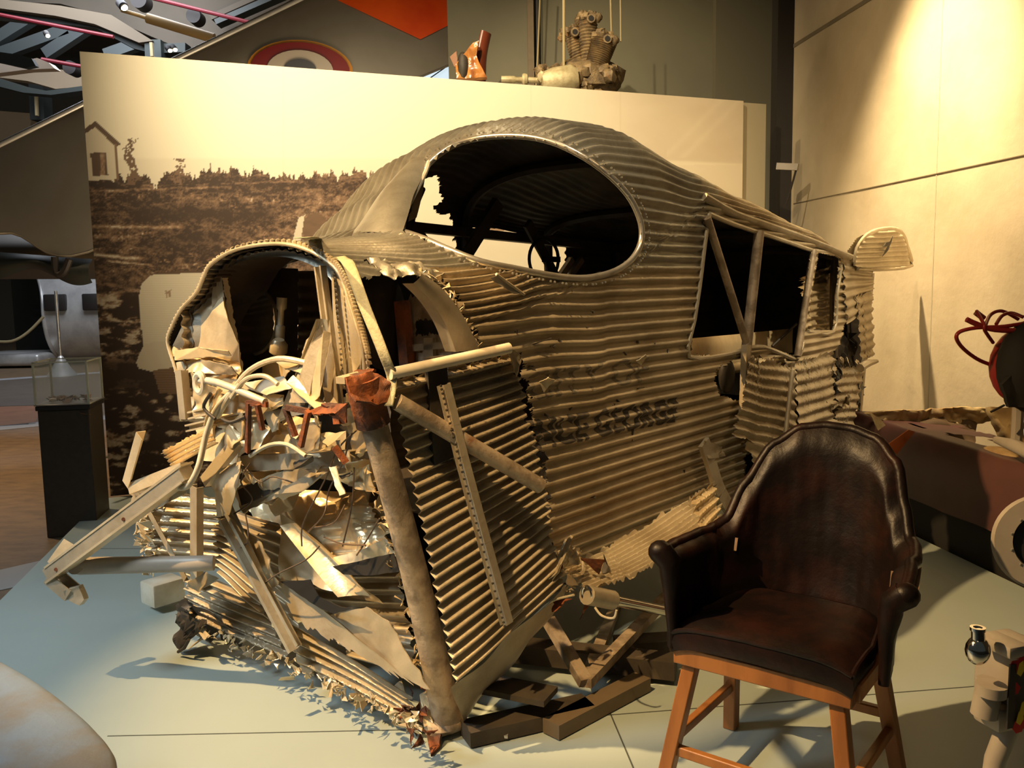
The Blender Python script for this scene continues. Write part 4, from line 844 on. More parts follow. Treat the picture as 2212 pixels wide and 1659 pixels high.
    tr = (np.abs(x - 385 - 6 * np.sin(y / 9)) < 4 + 9 * vn(y / 4, y * 0 + 3)) & (y > 342) & (y < 400) & (fbm(x / 4, y / 4, 3, .7) > .46); v = np.where(tr, .24, v)
    # house
    v = np.where(polymask(x, y, [(180, 283), (207, 268), (250, 316), (258, 387), (180, 391)]), .78, v)
    v = np.where(polymask(x, y, [(195, 330), (228, 330), (234, 379), (200, 380)]), .16 + .4 * (np.abs(x - 222) < 5) * (vn(x / 3, y / 6)), v)
    v = np.where(polymask(x, y, [(180, 280), (207, 261), (262, 313), (249, 317), (206, 274), (180, 292)]), .16, v)
    v = np.where(polymask(x, y, [(248, 312), (251, 312), (257, 388), (253, 388)]), .3, v)
    # barrel
    v = np.where(((x - 682) / 29) ** 2 + ((y - 492) / 31) ** 2 < 1, .17 + .08 * fbm(x / 20, y / 6), v)
    v = np.where(polymask(x, y, [(645, 470), (658, 465), (650, 520), (632, 520)]), .75, v)
    # pictured aircraft pieces
    fin = polymask(x, y, [(300, 640), (306, 612), (325, 595), (345, 592), (440, 586), (520, 600), (520, 760), (310, 745), (303, 690)])
    v = np.where(fin, .80 + .03 * np.sin(y * 1.25), v)
    v = np.where(polymask(x, y, [(340, 589), (440, 583), (440, 588), (340, 594)]), .15, v)
    v = np.where(polymask(x, y, [(357, 628), (370, 626), (368, 642), (358, 643)]) & (vn(x / 3, y / 3) > .3), .5, v)
    v = np.where(polymask(x, y, [(310, 745), (335, 737), (400, 742), (400, 790), (330, 803), (300, 796), (294, 782)]), .76, v)
    v = np.where(polymask(x, y, [(330, 800), (400, 790), (400, 850), (345, 850)]), .28 + .08 * np.sin(y * 1.2), v)
    # the pictured hull behind the wreck
    r = (x > 850) & (y > 356); v = np.where(r, .86, v)
    r = polymask(x, y, [(985, 440), (1250, 470), (1250, 515), (1100, 500), (985, 500)]); v = np.where(r, .34 + .3 * fbm(x / 30, y / 14), v)
    r = polymask(x, y, [(1085, 478), (1215, 508), (1212, 522), (1090, 500)]); v = np.where(r, .74, v)
    r = polymask(x, y, [(800, 395), (870, 430), (860, 480), (760, 500), (700, 500), (760, 440)]); v = np.where(r & (x < 870), .72, v)
    r = (x > 480) & (x < 850) & (y > 600); v = np.where(r, .25 + .5 * (fbm(x / 30, y / 20) > .5), v)
    for k in (612, 1147, 1340): v = v - .05 * np.exp(-((x - k) / 1.2) ** 2)
    v = np.clip(v, .03, 1)
    dark = np.array([.030, .014, .006]); mid = np.array([.30, .175, .095]); li = np.array([.86, .78, .58])
    k = v[:, None]; col = np.where(k < .45, dark + (mid - dark) * (k / .45) ** 1.15, mid + (li - mid) * ((k - .45) / .55))
    me = bpy.data.meshes.new('printed_face'); nvx = (nx + 1) * (nz + 1); nf = nx * nz
    me.vertices.add(nvx); me.vertices.foreach_set('co', co.astype(np.float32).ravel())
    i = np.arange(nx)[None, :] + (nx + 1) * np.arange(nz)[:, None]; q = np.stack([i, i + 1, i + nx + 2, i + nx + 1], -1).reshape(-1, 4)
    me.loops.add(nf * 4); me.loops.foreach_set('vertex_index', q.ravel().astype(np.int32)); me.polygons.add(nf)
    me.polygons.foreach_set('loop_start', np.arange(0, nf * 4, 4, dtype=np.int32)); me.update(calc_edges=True); me.validate()
    at = me.color_attributes.new('print', 'FLOAT_COLOR', 'POINT'); at.data.foreach_set('color', np.concatenate([col, np.ones((nvx, 1))], 1).astype(np.float32).ravel())
    m = mat('sepia_print', (.8, .7, .5), .6, 0); nt = m.node_tree; a = nt.nodes.new('ShaderNodeAttribute'); a.attribute_name = 'print'; nt.links.new(a.outputs['Color'], nt.nodes['Principled BSDF'].inputs['Base Color'])
    me.materials.append(m); o = bpy.data.objects.new('printed_face', me); C.objects.link(o); o.parent = mural; o.location = -mural.location
    return o
mural_face()
mb = MB(); c = ML.lerp(MR, .5) - mn_ * .045; mb.box((c.x, c.y, (ZB + ZT) / 2), (mlen, .09, ZT - ZB - .001), (md, mn_, V((0, 0, 1)))); mb.build('panel_body', 'wht', mural, None)
e0 = MR + md * .01; e1 = MR + md * .30; c = e0.lerp(e1, .5) - mn_ * .10
mb = MB(); mb.box((c.x, c.y, (ZB + ZT) / 2), (.30, .09, ZT - ZB), (md, mn_, V((0, 0, 1)))); mb.build('blank_end_panel', mat('beige_panel', (.42, .37, .25), .7), mural, None, 'plain beige strip at the right end')
mb = MB(); mb.tube([PZ(190, 990, .33) if 0 else PY(188, 991, 6.2), PY(236, 986, 6.4)], .012, 10); mb.build('support_rod', 'rimm', mural)

# ================================================================ SETTING
mb = MB(); mb.box((0, 8, -.05), (50, 50, .1)); struct(mb.build('floor', 'hallfloor', None, None))
wd_ = V((-.117, .993, 0)).normalized(); wn = V((-wd_.y, wd_.x, 0)); w0 = V((3.30, 5, 0)); wE = w0 + wd_ * 4.0; wS = w0 - wd_ * 6.5
# wall reaches from beside the camera back to the black column
def wallp(px, py): return plane_hit(px, py, w0, wn)
def wcol(px):
    p = wallp(px, 600); return (p - w0).dot(wd_)
sE = wcol(1706)
mb = MB(); a = w0 + wd_ * sE; b = w0 - wd_ * 6; mb.prism([a, b, b - wn * .4, a - wn * .4], (0, 0, 8.5)); struct(mb.build('wall_right', 'concrete', None, None))
# recessed joints in the concrete
jp = [((1706, 105), (1875, 0)), ((1715, 440), (2212, 335))]
n_ = 1
for (x0, y0), (x1, y1) in jp:
    p, q = wallp(x0, y0), wallp(x1, y1); d = (q - p).normalized(); mb = MB(); mb.beam(p + wn * .001, q + d * (3 if n_ == 1 else 1), .012, .035 if n_ == 1 else .006, (0, 0, 1)); struct(mb.build('trim_%d' % n_, 'cjoint', None, None)); n_ += 1
p = wallp(2026, 300); mb = MB(); mb.box((p.x, p.y, 4), (.010, .006, 8), (wd_, wn, V((0, 0, 1)))); struct(mb.build('trim_3', mat('soft_joint', (.42, .36, .25), .9), None, None))
ce = w0 + wd_ * (sE + .10) + wn * .0
mb = MB(); mb.box((ce.x - .05, ce.y, 4.2), (.20, .2, 8.4)); struct(mb.build('trim_4', 'blackcol', None, None))
mb = MB(); q0 = PY(968, 100, 10.6); q1 = PY(1700, 100, 10.6); mb.box(((q0.x + q1.x) / 2 + .3, 10.7, 4.2), (q1.x - q0.x + .6, .2, 8.4)); struct(mb.build('wall_back', 'greywall', None, None))
q = PY(1560, 100, 10.55); mb = MB(); mb.box(((q.x + q1.x) / 2, 10.52, 4.2), (q1.x - q.x + .2, .16, 8.4)); struct(mb.build('trim_5', mat('grey_green_pier', (.145, .13, .085), .8), None, None))
q = PY(1147, 100, 10.4); mb = MB(); mb.box((q.x, 10.5, 4.2), (.07, .12, 8.4)); struct(mb.build('trim_6', 'plank', None, None))
mb = MB(); q = PY(1162, 100, 10.4); mb.box((q.x, 10.55, 4.2), (.03, .12, 8.4)); struct(mb.build('trim_7', 'blackcol', None, None))
mb = MB(); mb.box((-11, 30, 4.5), (26, .3, 9)); struct(mb.build('wall_far', mat('far_wall', (.10, .085, .06), .8), None, None))
mb = MB(); mb.box((-10, 17, 9.3), (34, 30, .2)); struct(mb.build('ceiling', 'ceil', None, None))
q = PY(943, 145, 20); mb = MB(); mb.box((q.x - .1, 20, q.z), (1.0, .1, 1.3)); mb2 = mb; struct(mb.build('window_1', 'daylight', None, None))
mb = MB()
q = PY(940, 150, 19.9); mb.beam(q + V((-.3, 0, -.3)), q + V((.35, 0, .12)), .02, .02); struct(mb.build('trim_8', 'blackcol', None, None))
# bands in the hall floor
def band(pts, m, n):
    mb = MB(); mb.prism([PZ(x, y, .004) for x, y in pts], (0, 0, -.003)); struct(mb.build('trim_%d' % n, m, None, None))
band([(-200, 832), (230, 802), (230, 805), (-200, 836)], 'gband', 9)
band([(-200, 836), (230, 805), (230, 870), (-200, 884)], 'dband', 10)
band([(-200, 884), (90, 876), (76, 916), (-200, 932)], 'terra', 11)
band([(-200, 939), (230, 897), (230, 906), (-200, 949)], 'gband', 12)
band([(-120, 1258), (100, 1208), (60, 1262), (-120, 1300)], 'gband', 13)
# display platform
plat = thing('display_platform', 'low pale green display platform under the wreck and the chair', 'platform', (0, 4, 0))
cl = PZ(221, 1077, .1); l2 = PZ(0, 1297, .1); ld = (l2 - cl).normalized(); r1 = PZ(1940, 1140, .1); r2 = PZ(2170, 1250, .1); rd = (r2 - r1).normalized()
pl = [cl, cl + ld * 6.6, r2 + rd * 3.6, r1 - rd * 3.4, V((2.0, 8.62, 0)), V((1.7, 8.50, 0))]
pl = [V((p.x, p.y, 0)) for p in pl]; mb = MB(); mb.prism(pl, (0, 0, .1)); mb.build('deck', 'platform', plat, None)
def seam(a, b): mb = MB(); mb.beam(PZ(*a, .1005), PZ(*b, .1005), .005, .001, (0, 0, 1)); mb.build('joint', 'seam', plat, None)
seam((232, 1590), (900, 1576)); seam((188, 1185), (305, 1185)); seam((1480, 1532), (2215, 1474)); seam((1318, 1540), (1372, 1668)); seam((900, 1576), (1480, 1532))

# ================================================================ CHAIR
O = PZ(1465, 1400, .54); O.z = 0; R_ = PZ(1835, 1495, .54); R_.z = 0; ex = (R_ - O).normalized(); wch = (R_ - O).length; ey = V((-ex.y, ex.x, 0)); ez = V((0, 0, 1))
chair = thing('armchair', 'dark brown leather bucket armchair on an orange oak stool frame at the right', 'chair', (O.x, O.y, .1))
def c3(x, y, z): return O + ex * x + ey * y + ez * z
def cb(name, a, b, w, h, m='wood', label=None):
    mb = MB(); mb.beam(c3(*a), c3(*b), w, h, ey if abs(a[2] - b[2]) > .2 else (0, 0, 1)); o = mb.build(name, m, chair, 30, label=label)
    bv = o.modifiers.new('b', 'BEVEL'); bv.width = .004; bv.segments = 2; return o
dp = .37
cb('seat_rail', (-.01, .01, .525), (wch + .01, .01, .525), .045, .055); cb('seat_rail', (0, .02, .53), (0, dp, .53), .045, .05); cb('seat_rail', (wch, .02, .53), (wch, dp, .53), .045, .05); cb('seat_rail', (0, dp, .53), (wch, dp, .53), .04, .05)
LG = [((.035, .025), (-.035, -.03)), ((wch - .035, .025), (wch + .03, -.03)), ((.02, dp - .02), (-.02, dp + .07)), ((wch - .02, dp - .02), (wch + .03, dp + .07))]
for (a, b) in LG: cb('leg', (a[0], a[1], .51), (b[0], b[1], .1), .042, .042)
def lerp(i, z): a, b = LG[i]; k = (.51 - z) / .41; return (a[0] + (b[0] - a[0]) * k, a[1] + (b[1] - a[1]) * k, z)
for i, j, z in ((0, 1, .235), (0, 2, .27), (1, 3, .27), (2, 3, .32)): cb('stretcher', lerp(i, z), lerp(j, z), .024, .03)
# cushion
def cush(u, v):
    x = -.005 + (wch + .01) * u; y = -.015 + (dp + .06) * v; 
    r = (abs(2 * u - 1) ** 6 + abs(2 * v - 1) ** 6) ** (1 / 6) if (u, v) != (.5, .5) else 0
    h = .03 * (1 - r ** 4) + .012 * (1 - (2 * u - 1) ** 2) - .018 * math.exp(-((u - .5) ** 2 + (v - .55) ** 2) * 9)
    k = 1 - .25 * max(0, v - .4) * abs(2 * u - 1) ** 2 ; q = c3(wch / 2 + (x - wch / 2) * k, y, .610 + h); q.z += .0035 * noise.noise(q * 14); return q
mb = MB(); mb.grid(cush, 40, 40); cu_ = mb.build('seat', 'leather', chair, 60)
mb = MB(); ed = [cush(u / 20, 0) for u in range(21)] + [cush(1, v / 20) for v in range(1, 21)] + [cush(1 - u / 20, 1) for u in range(1, 21)] + [cush(0, 1 - v / 20) for v in range(1, 20)]
ed = [p + (p - c3(wch / 2, dp / 2, p.z)).normalized() * .008 for p in ed]
nE = len(ed); mb.add([p for p in ed] + [p + (p - c3(wch / 2, dp / 2, p.z)).normalized() * .008 - ez * .03 for p in ed] + [p - ez * .06 for p in ed] + [p for p in [cush(.5, .5)]], [(i, (i + 1) % nE, nE + (i + 1) % nE, nE + i) for i in range(nE)] + [(nE + i, nE + (i + 1) % nE, 2 * nE + (i + 1) % nE, 2 * nE + i) for i in range(nE)] + [tuple(range(2 * nE, 3 * nE))])
mb.build('seat_border', 'leather', cu_, 60)
mb = MB(); mb.tube(ed[:21], .007, 8); mb.tube(ed[20:40], .007, 8); mb.build('piping', 'leather', cu_)
pl_ = [(.0, -.01), (-.012, .12), (.005, .28), (.09, .40), (.24, .445), (.39, .43), (.48, .35), (.52, .22), (.54, .08)]
cp = catmull([V((x * wch / .49, y, 0)) for x, y in pl_], 12); nc = len(cp) - 1
zt_ = [(0, .82), (.2, .812), (.27, .812), (.30, .83), (.35, .945), (.40, 1.065), (.45, 1.12), (.5, 1.13), (.55, 1.125), (.60, 1.105), (.65, 1.045), (.69, .93), (.74, .845), (.85, .825), (1, .79)]
def ztop(u):
    for (a, za), (b, zb) in zip(zt_, zt_[1:]):
        if u <= b: k = (u - a) / (b - a); k = k * k * (3 - 2 * k) * .6 + k * .4; return za + (zb - za) * k
    return zt_[-1][1]
def shell(u, v, off=0):
    x = u * nc; i = min(int(x), nc - 1); p = cp[i].lerp(cp[i + 1], x - i); tg = (cp[i + 1] - cp[i]).normalized(); out = V((-tg.y, tg.x, 0))
    if out.dot(p - V((wch / 2, .15, 0))) < 0: out = -out
    zt = ztop(u); z = .545 + (zt - .545) * v; h = z - .60
    lean = .20 * max(0, h) * (1 if .25 < u < .85 else .5); q = p + out * (off + lean * .5) + V((0, lean * .5, 0))
    roll = max(0, (v - .86) / .14); q += out * .03 * roll ** 2
    q = c3(q.x, q.y, z); nn = .005 * noise.noise(q * 7) + .004 * noise.noise(V((u * 34, v * 3, 2)))
    return q + (ex * out.x + ey * out.y) * nn
def slit(u, v, p): 
    return False
mb = MB(); mb.grid(lambda u, v: shell(u, v, 0), 110, 40); bk_ = mb.build('backrest', 'leather', chair, 60, label='tall wrap-around worn leather back')
mb = MB(); mb.grid(lambda u, v: shell(u, v, .026), 110, 40); mb.build('outer_cover', 'leather', bk_, 60)
mb = MB(); mb.tube([shell(u / 100, 1, .013) for u in range(101)], .017, 12); mb.build('top_roll', 'leather', bk_)
for u, nm in ((0, 'armrest'), (1, 'armrest')):
    mb = MB(); mb.tube([shell(u, v / 10, .013) for v in range(0, 11)], [.014, .016, .02, .03, .036], 14); mb.blob(shell(u, 1, .015), (.036, .036, .034), seg=14); mb.build(nm, 'leather', chair)
mb = MB(); mb.beam(shell(.30, .70, -.004), shell(.305, .82, -.004), .009, .004, ey); mb.build('split_seam', 'leathin', bk_)
mb = MB(); mb.beam(shell(.775, .60, -.004), shell(.765, .74, -.004), .007, .004, ey); mb.build('split_seam', 'leathin', bk_)
mb = MB(); mb.patch([shell(.86, .86, .03), shell(.99, .9, .034), shell(.99, .99, .045), shell(.86, .99, .045)], 10, 8, ns=.004); mb.build('exposed_lining', 'leathin', bk_)

# ================================================================ THINGS AROUND
# acrylic case on pedestal
pb = PZ(147, 1160, 0); pd = thing('display_pedestal', 'tall narrow dark brown pedestal with a clear case at the left', 'pedestal', (pb.x, pb.y, 0))
mb = MB(); ax = (V((.985, .17, 0)).normalized(), V((-.17, .985, 0)).normalized(), V((0, 0, 1)))
pc = V((pb.x, pb.y + .16, 0)); mb.bbox((pc.x, pc.y, .42), (.31, .31, .84), ax, .004, 1); mb.build('body', 'pedestal', pd)
mb = MB(); mb.bbox((pc.x, pc.y, .855), (.33, .33, .03), ax, .004, 1); mb.build('top_plate', 'blackcol', pd)
mb = MB(); mb.bbox((pc.x, pc.y, .876), (.34, .34, .008), ax, .002, 1); mb.build('trim_band', 'rimm', pd)
mb = MB()
for s, d in ((ax[0] * .16, (.005, .32, .27)), (-ax[0] * .16, (.005, .32, .27)), (ax[1] * .16, (.32, .005, .27)), (-ax[1] * .16, (.32, .005, .27))): mb.box((pc.x + s.x, pc.y + s.y, 1.012), d, ax)
mb.box((pc.x, pc.y, 1.15), (.325, .325, .005), ax); case = mb.build('clear_case', 'acrylic', pd, None)
mb = MB()
for i in (-1, 1):
    for j in (-1, 1): p = pc + ax[0] * .16 * i + ax[1] * .16 * j; mb.box((p.x, p.y, 1.012), (.012, .012, .27), ax)
for i in (-1, 1): p = pc + ax[0] * .16 * i; mb.box((p.x, p.y, 1.152), (.012, .33, .008), ax); p = pc + ax[1] * .16 * i; mb.box((p.x, p.y, 1.152), (.33, .012, .008), ax)
mb.build('case_edge', 'edgeac', case, None)
mb = MB(); 
for i in range(40): q = pc + ax[0] * random.uniform(-.12, .12) + ax[1] * random.uniform(-.1, .1); mb.sheet([V((q.x, q.y, .893 + random.uniform(0, .012))) + V([random.uniform(-.03, .03), random.uniform(-.03, .03), random.uniform(-.01, .012)]) for _ in range(4)], .008, 20, .003, 1)
o = mb.build('debris_heap', 'heap', None, 25); tag(o, 'small heap of brown fragments inside the clear case', 'fragments'); o['kind'] = 'stuff'
mb = MB(); q = pc - ax[0] * .07 - ax[1] * .09; mb.blob((q.x, q.y, .903), (.03, .02, .012), ns=.3); tag(mb.build('pale_fragment', 'wht', None), 'pale pinkish lump lying on the heap in the clear case', 'fragment')
# rope stanchion
sb = PZ(134, 812, 0); so = thing('rope_stanchion', 'thin post on a shiny cone foot beyond the pedestal', 'stanchion', (sb.x, sb.y, 0))
mb = MB(); mb.lathe([(.26, 0), (.255, .03), (.15, .18), (.15, .19), (.05, .36), (.02, .40)], sb, seg=32); mb.build('cone_base', 'silver', so)
mb = MB(); mb.tube([sb + V((0, 0, .38)), sb + V((0, 0, 1.62))], .03, 12); mb.build('post', 'rimm', so)
# far aluminium fuselage section
fb_ = PZ(120, 792, 0); Yf = fb_.y; ff = thing('aluminium_fuselage', 'polished silver fuselage section with open end far back on the left', 'aircraft section', (fb_.x, Yf, 0))
def fx(x): return PY(x, 700, Yf).x
def fz(y): return PY(100, y, Yf).z
zc, hz_ = (fz(577) + fz(787)) / 2, (fz(577) - fz(787)) / 2
def sk(u, v):
    a = math.radians(-78 + 166 * v); ox = .0
    xr = fx(95 + 0 * u) + (fx(330) - fx(95)) * u
    xx = xr - (fx(100) - fx(52)) * max(0, math.sin(a)) ** 3 * (1 - u)
    return V((xx, Yf - 1.1 * math.cos(a) ** .8 + 1.1 + 0, zc + hz_ * math.sin(a)))
mb = MB(); mb.grid(sk, 30, 40); mb.build('skin', 'silver', ff, 60)
mb = MB(); mb.tube([sk(0, v / 20) for v in range(21)], .04, 8); mb.build('end_rim', 'silver', ff)
mb = MB(); mb.grid(lambda u, v: sk(0, v) + V((-2.6 * u, .3 + .5 * u, 0)) if 0 else V((fx(-60) + (fx(92) - fx(-60)) * u - .0, Yf + 1.6, fz(770) + (fz(582) - fz(770)) * v)), 10, 10); mb.build('inner_wall', 'truss', ff, 60)
mb = MB(); mb.box(((fx(-60) + fx(80)) / 2, Yf + .8, fz(580)), (fx(80) - fx(-60), 2, .1)); mb.build('inner_roof', 'blackcol', ff)
mb = MB(); mb.bbox(((fx(-60) + fx(94)) / 2, Yf + .4, (fz(762) + fz(788)) / 2), (fx(94) - fx(-60), 1.4, fz(762) - fz(788)), None, .08, 3); mb.build('sill', 'silver', ff)
for x in (113, 192): 
    mb = MB(); q = PY(x + 2, 655, Yf - .16 - .25 + .3); mb.bbox((q.x, Yf - .02, fz(654)), ((fx(143) - fx(98)) * (1 if x < 150 else .8), .16, fz(636) - fz(672)), None, .03, 2); mb.build('window', 'blackcol', ff)
mb = MB(); mb.box((fx(28), Yf + 1.5, fz(640)), (fx(44) - fx(26), .05, .14)); mb.build('seat_headrest', 'wht', ff)
for x in (18, 50, 60): mb = MB(); mb.box((fx(x), Yf + 1.48, fz(640)), (.09, .05, .14)); mb.build('seat_headrest', 'red', ff)
for y in (672, 690, 712): mb = MB(); mb.box((fx(35), Yf + 1.5, fz(y)), (fx(84) - fx(-10), .04, .03)); mb.build('inner_ledge', 'truss', ff)
mb = MB(); mb.tube([PY(94, 684, Yf - .2), PY(60, 718, Yf - .3), PY(25, 737, Yf - .4), PY(-20, 737, Yf - .4)], .03, 8, 4); tag(mb.build('barrier_rope', 'rope', None), 'sagging tan rope across the open end of the silver fuselage', 'rope')
# big silver wing with roundel and orange chevron
wg = thing('aircraft_wing', 'huge satin silver wing with a roundel and orange chevron above the photo panel', 'aircraft wing', (-2, 12, 2))
YW = 11.5
def wp(px, py, off=0):  # wing lower surface plane, nearer at the left
    return plane_hit(px, py, V((0, YW, 3.5)), V((.25, -1, .12)).normalized()) + V((0, -off, 0))
WL = [(-260, 435), (640, 5), (760, -60)]
mb = MB()
top_ = [wp(-260, 437), wp(0, 313), wp(200, 215), wp(455, 92), (wp(640, 3)), wp(860, -105)]; bot_ = [wp(-260, 480), wp(0, 500), wp(200, 545), wp(600, 300), wp(930, 155), wp(1180, 55)]
bot_ = [wp(-260, 640), wp(0, 505), wp(190, 545), wp(640, 290), wp(912, 165), wp(1155, 72)]
ct, cb2 = catmull(top_, 8), catmull(bot_, 8); nn_ = len(ct) - 1
def wgf(u, v):
    a = ct[int(round(u * nn_))]; b = cb2[int(round(u * nn_))]; ch = (b - a); th = .055 * ch.length * (math.sqrt(max(v, 0)) * 1.5 - 1.5 * v * (1) - .0) * 1.0
    return a + ch * v + V((.2, -1, .1)).normalized() * th
mb.grid(wgf, nn_, 40); mb.grid(lambda u, v: wgf(u, v) + V((0, .02 + .25 * (1 - abs(2 * v - 1) ** 3), 0)), nn_, 16); mb.build('wing_panel', 'wing', wg, 60)
mb = MB(); mb.tube([p for p in ct], .035, 12); mb.build('leading_edge', 'silver', wg)
mb = MB(); mb.tube([p for p in cb2], .012, 8); mb.build('trailing_edge', 'wing', wg)
wbv = BVHTree.FromPolygons(*(lambda m: (m.v, m.f))((lambda m: (m.grid(wgf, nn_, 40), m)[1])(MB())))
def wh(px, py, off=.012):
    d = ray(px, py).normalized(); r = wbv.ray_cast(CAM, d); return (r[0] if r[0] else wp(px, py)) - d * off
def decal(name, poly, m, off, par=wg, n=24):
    xs = [p[0] for p in poly]; ys = [p[1] for p in poly]; x0, x1, y0, y1 = min(xs), max(xs), min(ys), max(ys); mb = MB()
    # polygon fan with inner rings so it follows the curved panel
    cx_, cy_ = sum(xs) / len(xs), sum(ys) / len(ys); P = []
    for i in range(len(poly)):
        a, b = poly[i], poly[(i + 1) % len(poly)]
        for k in range(6): P.append((a[0] + (b[0] - a[0]) * k / 6, a[1] + (b[1] - a[1]) * k / 6))
    mb.add([wh(cx_ + (x - cx_) * r / n, cy_ + (y - cy_) * r / n, off) for r in range(1, n + 1) for x, y in P] + [wh(cx_, cy_, off)], [((r - 1) * len(P) + i, (r - 1) * len(P) + (i + 1) % len(P), r * len(P) + (i + 1) % len(P), r * len(P) + i) for r in range(1, n) for i in range(len(P))] + [(len(P) * n, i, (i + 1) % len(P)) for i in range(len(P))])
    return mb.build(name, m, par, 60)
def ell(cx, cy, a, b, rot=.06): return [(cx + a * math.cos(t) * math.cos(rot) - b * math.sin(t) * math.sin(rot), cy + a * math.cos(t) * math.sin(rot) + b * math.sin(t) * math.cos(rot)) for t in [i * math.pi / 16 for i in range(32)]]
decal('roundel_yellow_ring', ell(648, 152, 115, 66), 'yellow', .03); decal('roundel_red_ring', ell(648, 152, 108, 61), 'red', .045); decal('roundel_white_ring', ell(648, 152, 72, 44), 'wht', .06); decal('roundel_blue_centre', ell(648, 152, 36, 25), 'blue', .075)
decal('orange_chevron', [(724, -2), (800, -40), (960, -40), (1086, -4), (908, 85)], 'orange', .03, n=16)
decal('orange_tip', [(1092, -8), (1150, -25), (1178, -5), (1172, 12), (1154, 25)], 'orange', .03, n=8)
# dark belly under the wing root
dbel = thing('dark_aircraft_belly', 'dark rounded aircraft belly hanging under the wing at the far left', 'aircraft', (-6, 12, 2))
mb = MB(); mb.grid(lambda u, v: PY(-200 + 480 * u, 495 + 108 * v, 11) + V((0, -.5 * math.sin(v * math.pi), 0)), 20, 16); mb.build('belly_skin', mat('dark_olive_metal', (.07, .055, .035), .5, .3), dbel, 60)
mb = MB(); mb.grid(lambda u, v: PY(-60 + 260 * u, 540 + 20 * u + 45 * v + 14 * math.sin(u * 9) * v, 10.2) + V((0, -.1 * math.sin(v * 3.1), 0)), 40, 8); mb.build('wheel_door', 'truss', dbel, 60)
mb = MB(); mb.tube([PY(118, 555, 10), PY(122, 590, 10), PY(138, 588, 10), PY(150, 560, 10)], .04, 8, 3); mb.build('hook', 'blackcol', dbel)

# hanging radial engine
en = thing('hanging_engine', 'corroded radial engine hung on cables above the photo panel', 'aircraft engine', PY(1270, 150, 9.0))
YE = 9.0
def cyl(name, a, b, r0_, r1_, y):
    a, b = PY(*a, y), PY(*b, y); d = (b - a); L = d.length; prof = []
    for i in range(30): k = i / 29; rr = r0_ + (r1_ - r0_) * k; prof.append((rr * (1.08 if i % 2 else .94), L * k))
    mb = MB(); mb.lathe(prof, a, d, 20); o = mb.build(name, 'engine', en, 40)
    n = d.normalized(); s = n.cross(V((0, 1, 0))).normalized()
    mb = MB(); 
    for k in range(7): mb.blob(b + n * (.02 + .02 * (k % 3)) + s * (-.09 + .03 * k) + V((0, -.05 + .03 * (k % 4), 0)), (.05, .06, .045), ns=.5, sc=k)
    mb.tube([b - s * .02 + V((0, -.06, 0)), b - s * .02 + V((0, -.13, 0))], .042, 14)
    mb.build('cylinder_head', 'engine', o, 40)
    mb = MB(); mb.tube([b - s * .02 + V((0, -.125, 0)), b - s * .02 + V((0, -.135, 0))], .026, 12); mb.build('port', 'black', o)
    return o
cyl('cylinder', (1262, 160), (1236, 78), .09, .075, 9.15); cyl('cylinder', (1272, 150), (1270, 48), .08, .09, 9.0); cyl('cylinder', (1285, 150), (1305, 90), .10, .12, 8.85)
mb = MB(); mb.blob(PY(1270, 175, YE), (.36, .3, .22), ns=.35); mb.build('crankcase', 'engine', en, 40)
mb = MB(); random.seed(9)
for i in range(44): mb.blob(PY(random.uniform(1165, 1345), random.uniform(148, 205), YE - .2 + random.uniform(-.1, .1)), (random.uniform(.02, .07),) * 3, ns=.6, sc=i, seg=10)
mb.build('accessory_lump', 'engine', en, 40)
mb = MB(); mb.lathe([(.03, 0), (.10, .02), (.13, .12), (.14, .3), (.10, .36)], PY(1168, 180, 8.7), V((1, 0, .1)), 20); mb.build('pale_casing', 'enginep', en)
mb = MB(); mb.lathe([(.03, -.12), (.035, 0), (.025, .02), (.03, .12), (.025, .3)], PY(1110, 172, 8.7), V((1, 0, -.05)), 14); mb.lathe([(.05, 0), (.06, .02), (.05, .05)], PY(1128, 172, 8.7), V((1, 0, 0)), 14); mb.build('propeller_shaft', 'enginep', en)
for i in range(5): mb = MB(); mb.blob(PY(1170 + i * 14, 165 + (i % 2) * 8, 8.65), (.04, .04, .05), ns=.4, sc=i); mb.build('casting_boss', 'enginep', en)
mb = MB(); mb.blob(PY(1378, 300, 7.9) if 0 else PY(1368, 314, 8.3), (.01, .01, .01)); 
for (a, b, r) in (((1218, -40), (1218, 150), .014), ((1318, -40), (1322, 120), .009), ((1340, -40), (1341, 90), .008)):
    mb = MB(); mb.tube([PY(*a, YE - .15), PY(*b, YE - .15)], r, 8); mb.build('suspension_cable', 'rope', en)
mb = MB(); mb.tube([PY(1168, -40, 10.2), PY(1162, 110, 10.2), PY(1158, 185, 10.2)], .010, 6); tag(mb.build('hanging_cable', 'rope', None), 'thin slack cable hanging beside the timber post left of the engine', 'cable')
# amber wooden propeller piece
wp_ = thing('wooden_propeller', 'glossy amber wooden propeller piece peeking over the photo panel', 'propeller', PY(1020, 160, 9.4))
mb = MB(); mb.sheet([PY(x, y, 9.4) for x, y in [(988, 175), (985, 145), (1000, 128), (1022, 100), (1035, 95), (1030, 125), (1035, 140), (1052, 172)]], .03, 5, .12, 3, 0); mb.build('blade_root', 'wood2', wp_, 50)
mb = MB(); mb.tube([PY(1050, 70, 9.5), PY(1040, 120, 9.5), PY(1038, 175, 9.5)], .07, 14, 4, flat=.5); mb.build('blade', mat('dark_red_wood', (.16, .035, .015), .3), wp_)
mb = MB(); mb.blob(PY(1000, 140, 9.3), (.06, .05, .13)); mb.build('hub_plate', 'dark', wp_)
mb = MB(); mb.sheet([PY(x, y, 9.35) for x, y in [(972, 124), (986, 112), (990, 140), (982, 146)]], .005, 5, .03, 1); mb.build('tip_plate', 'terra', wp_)

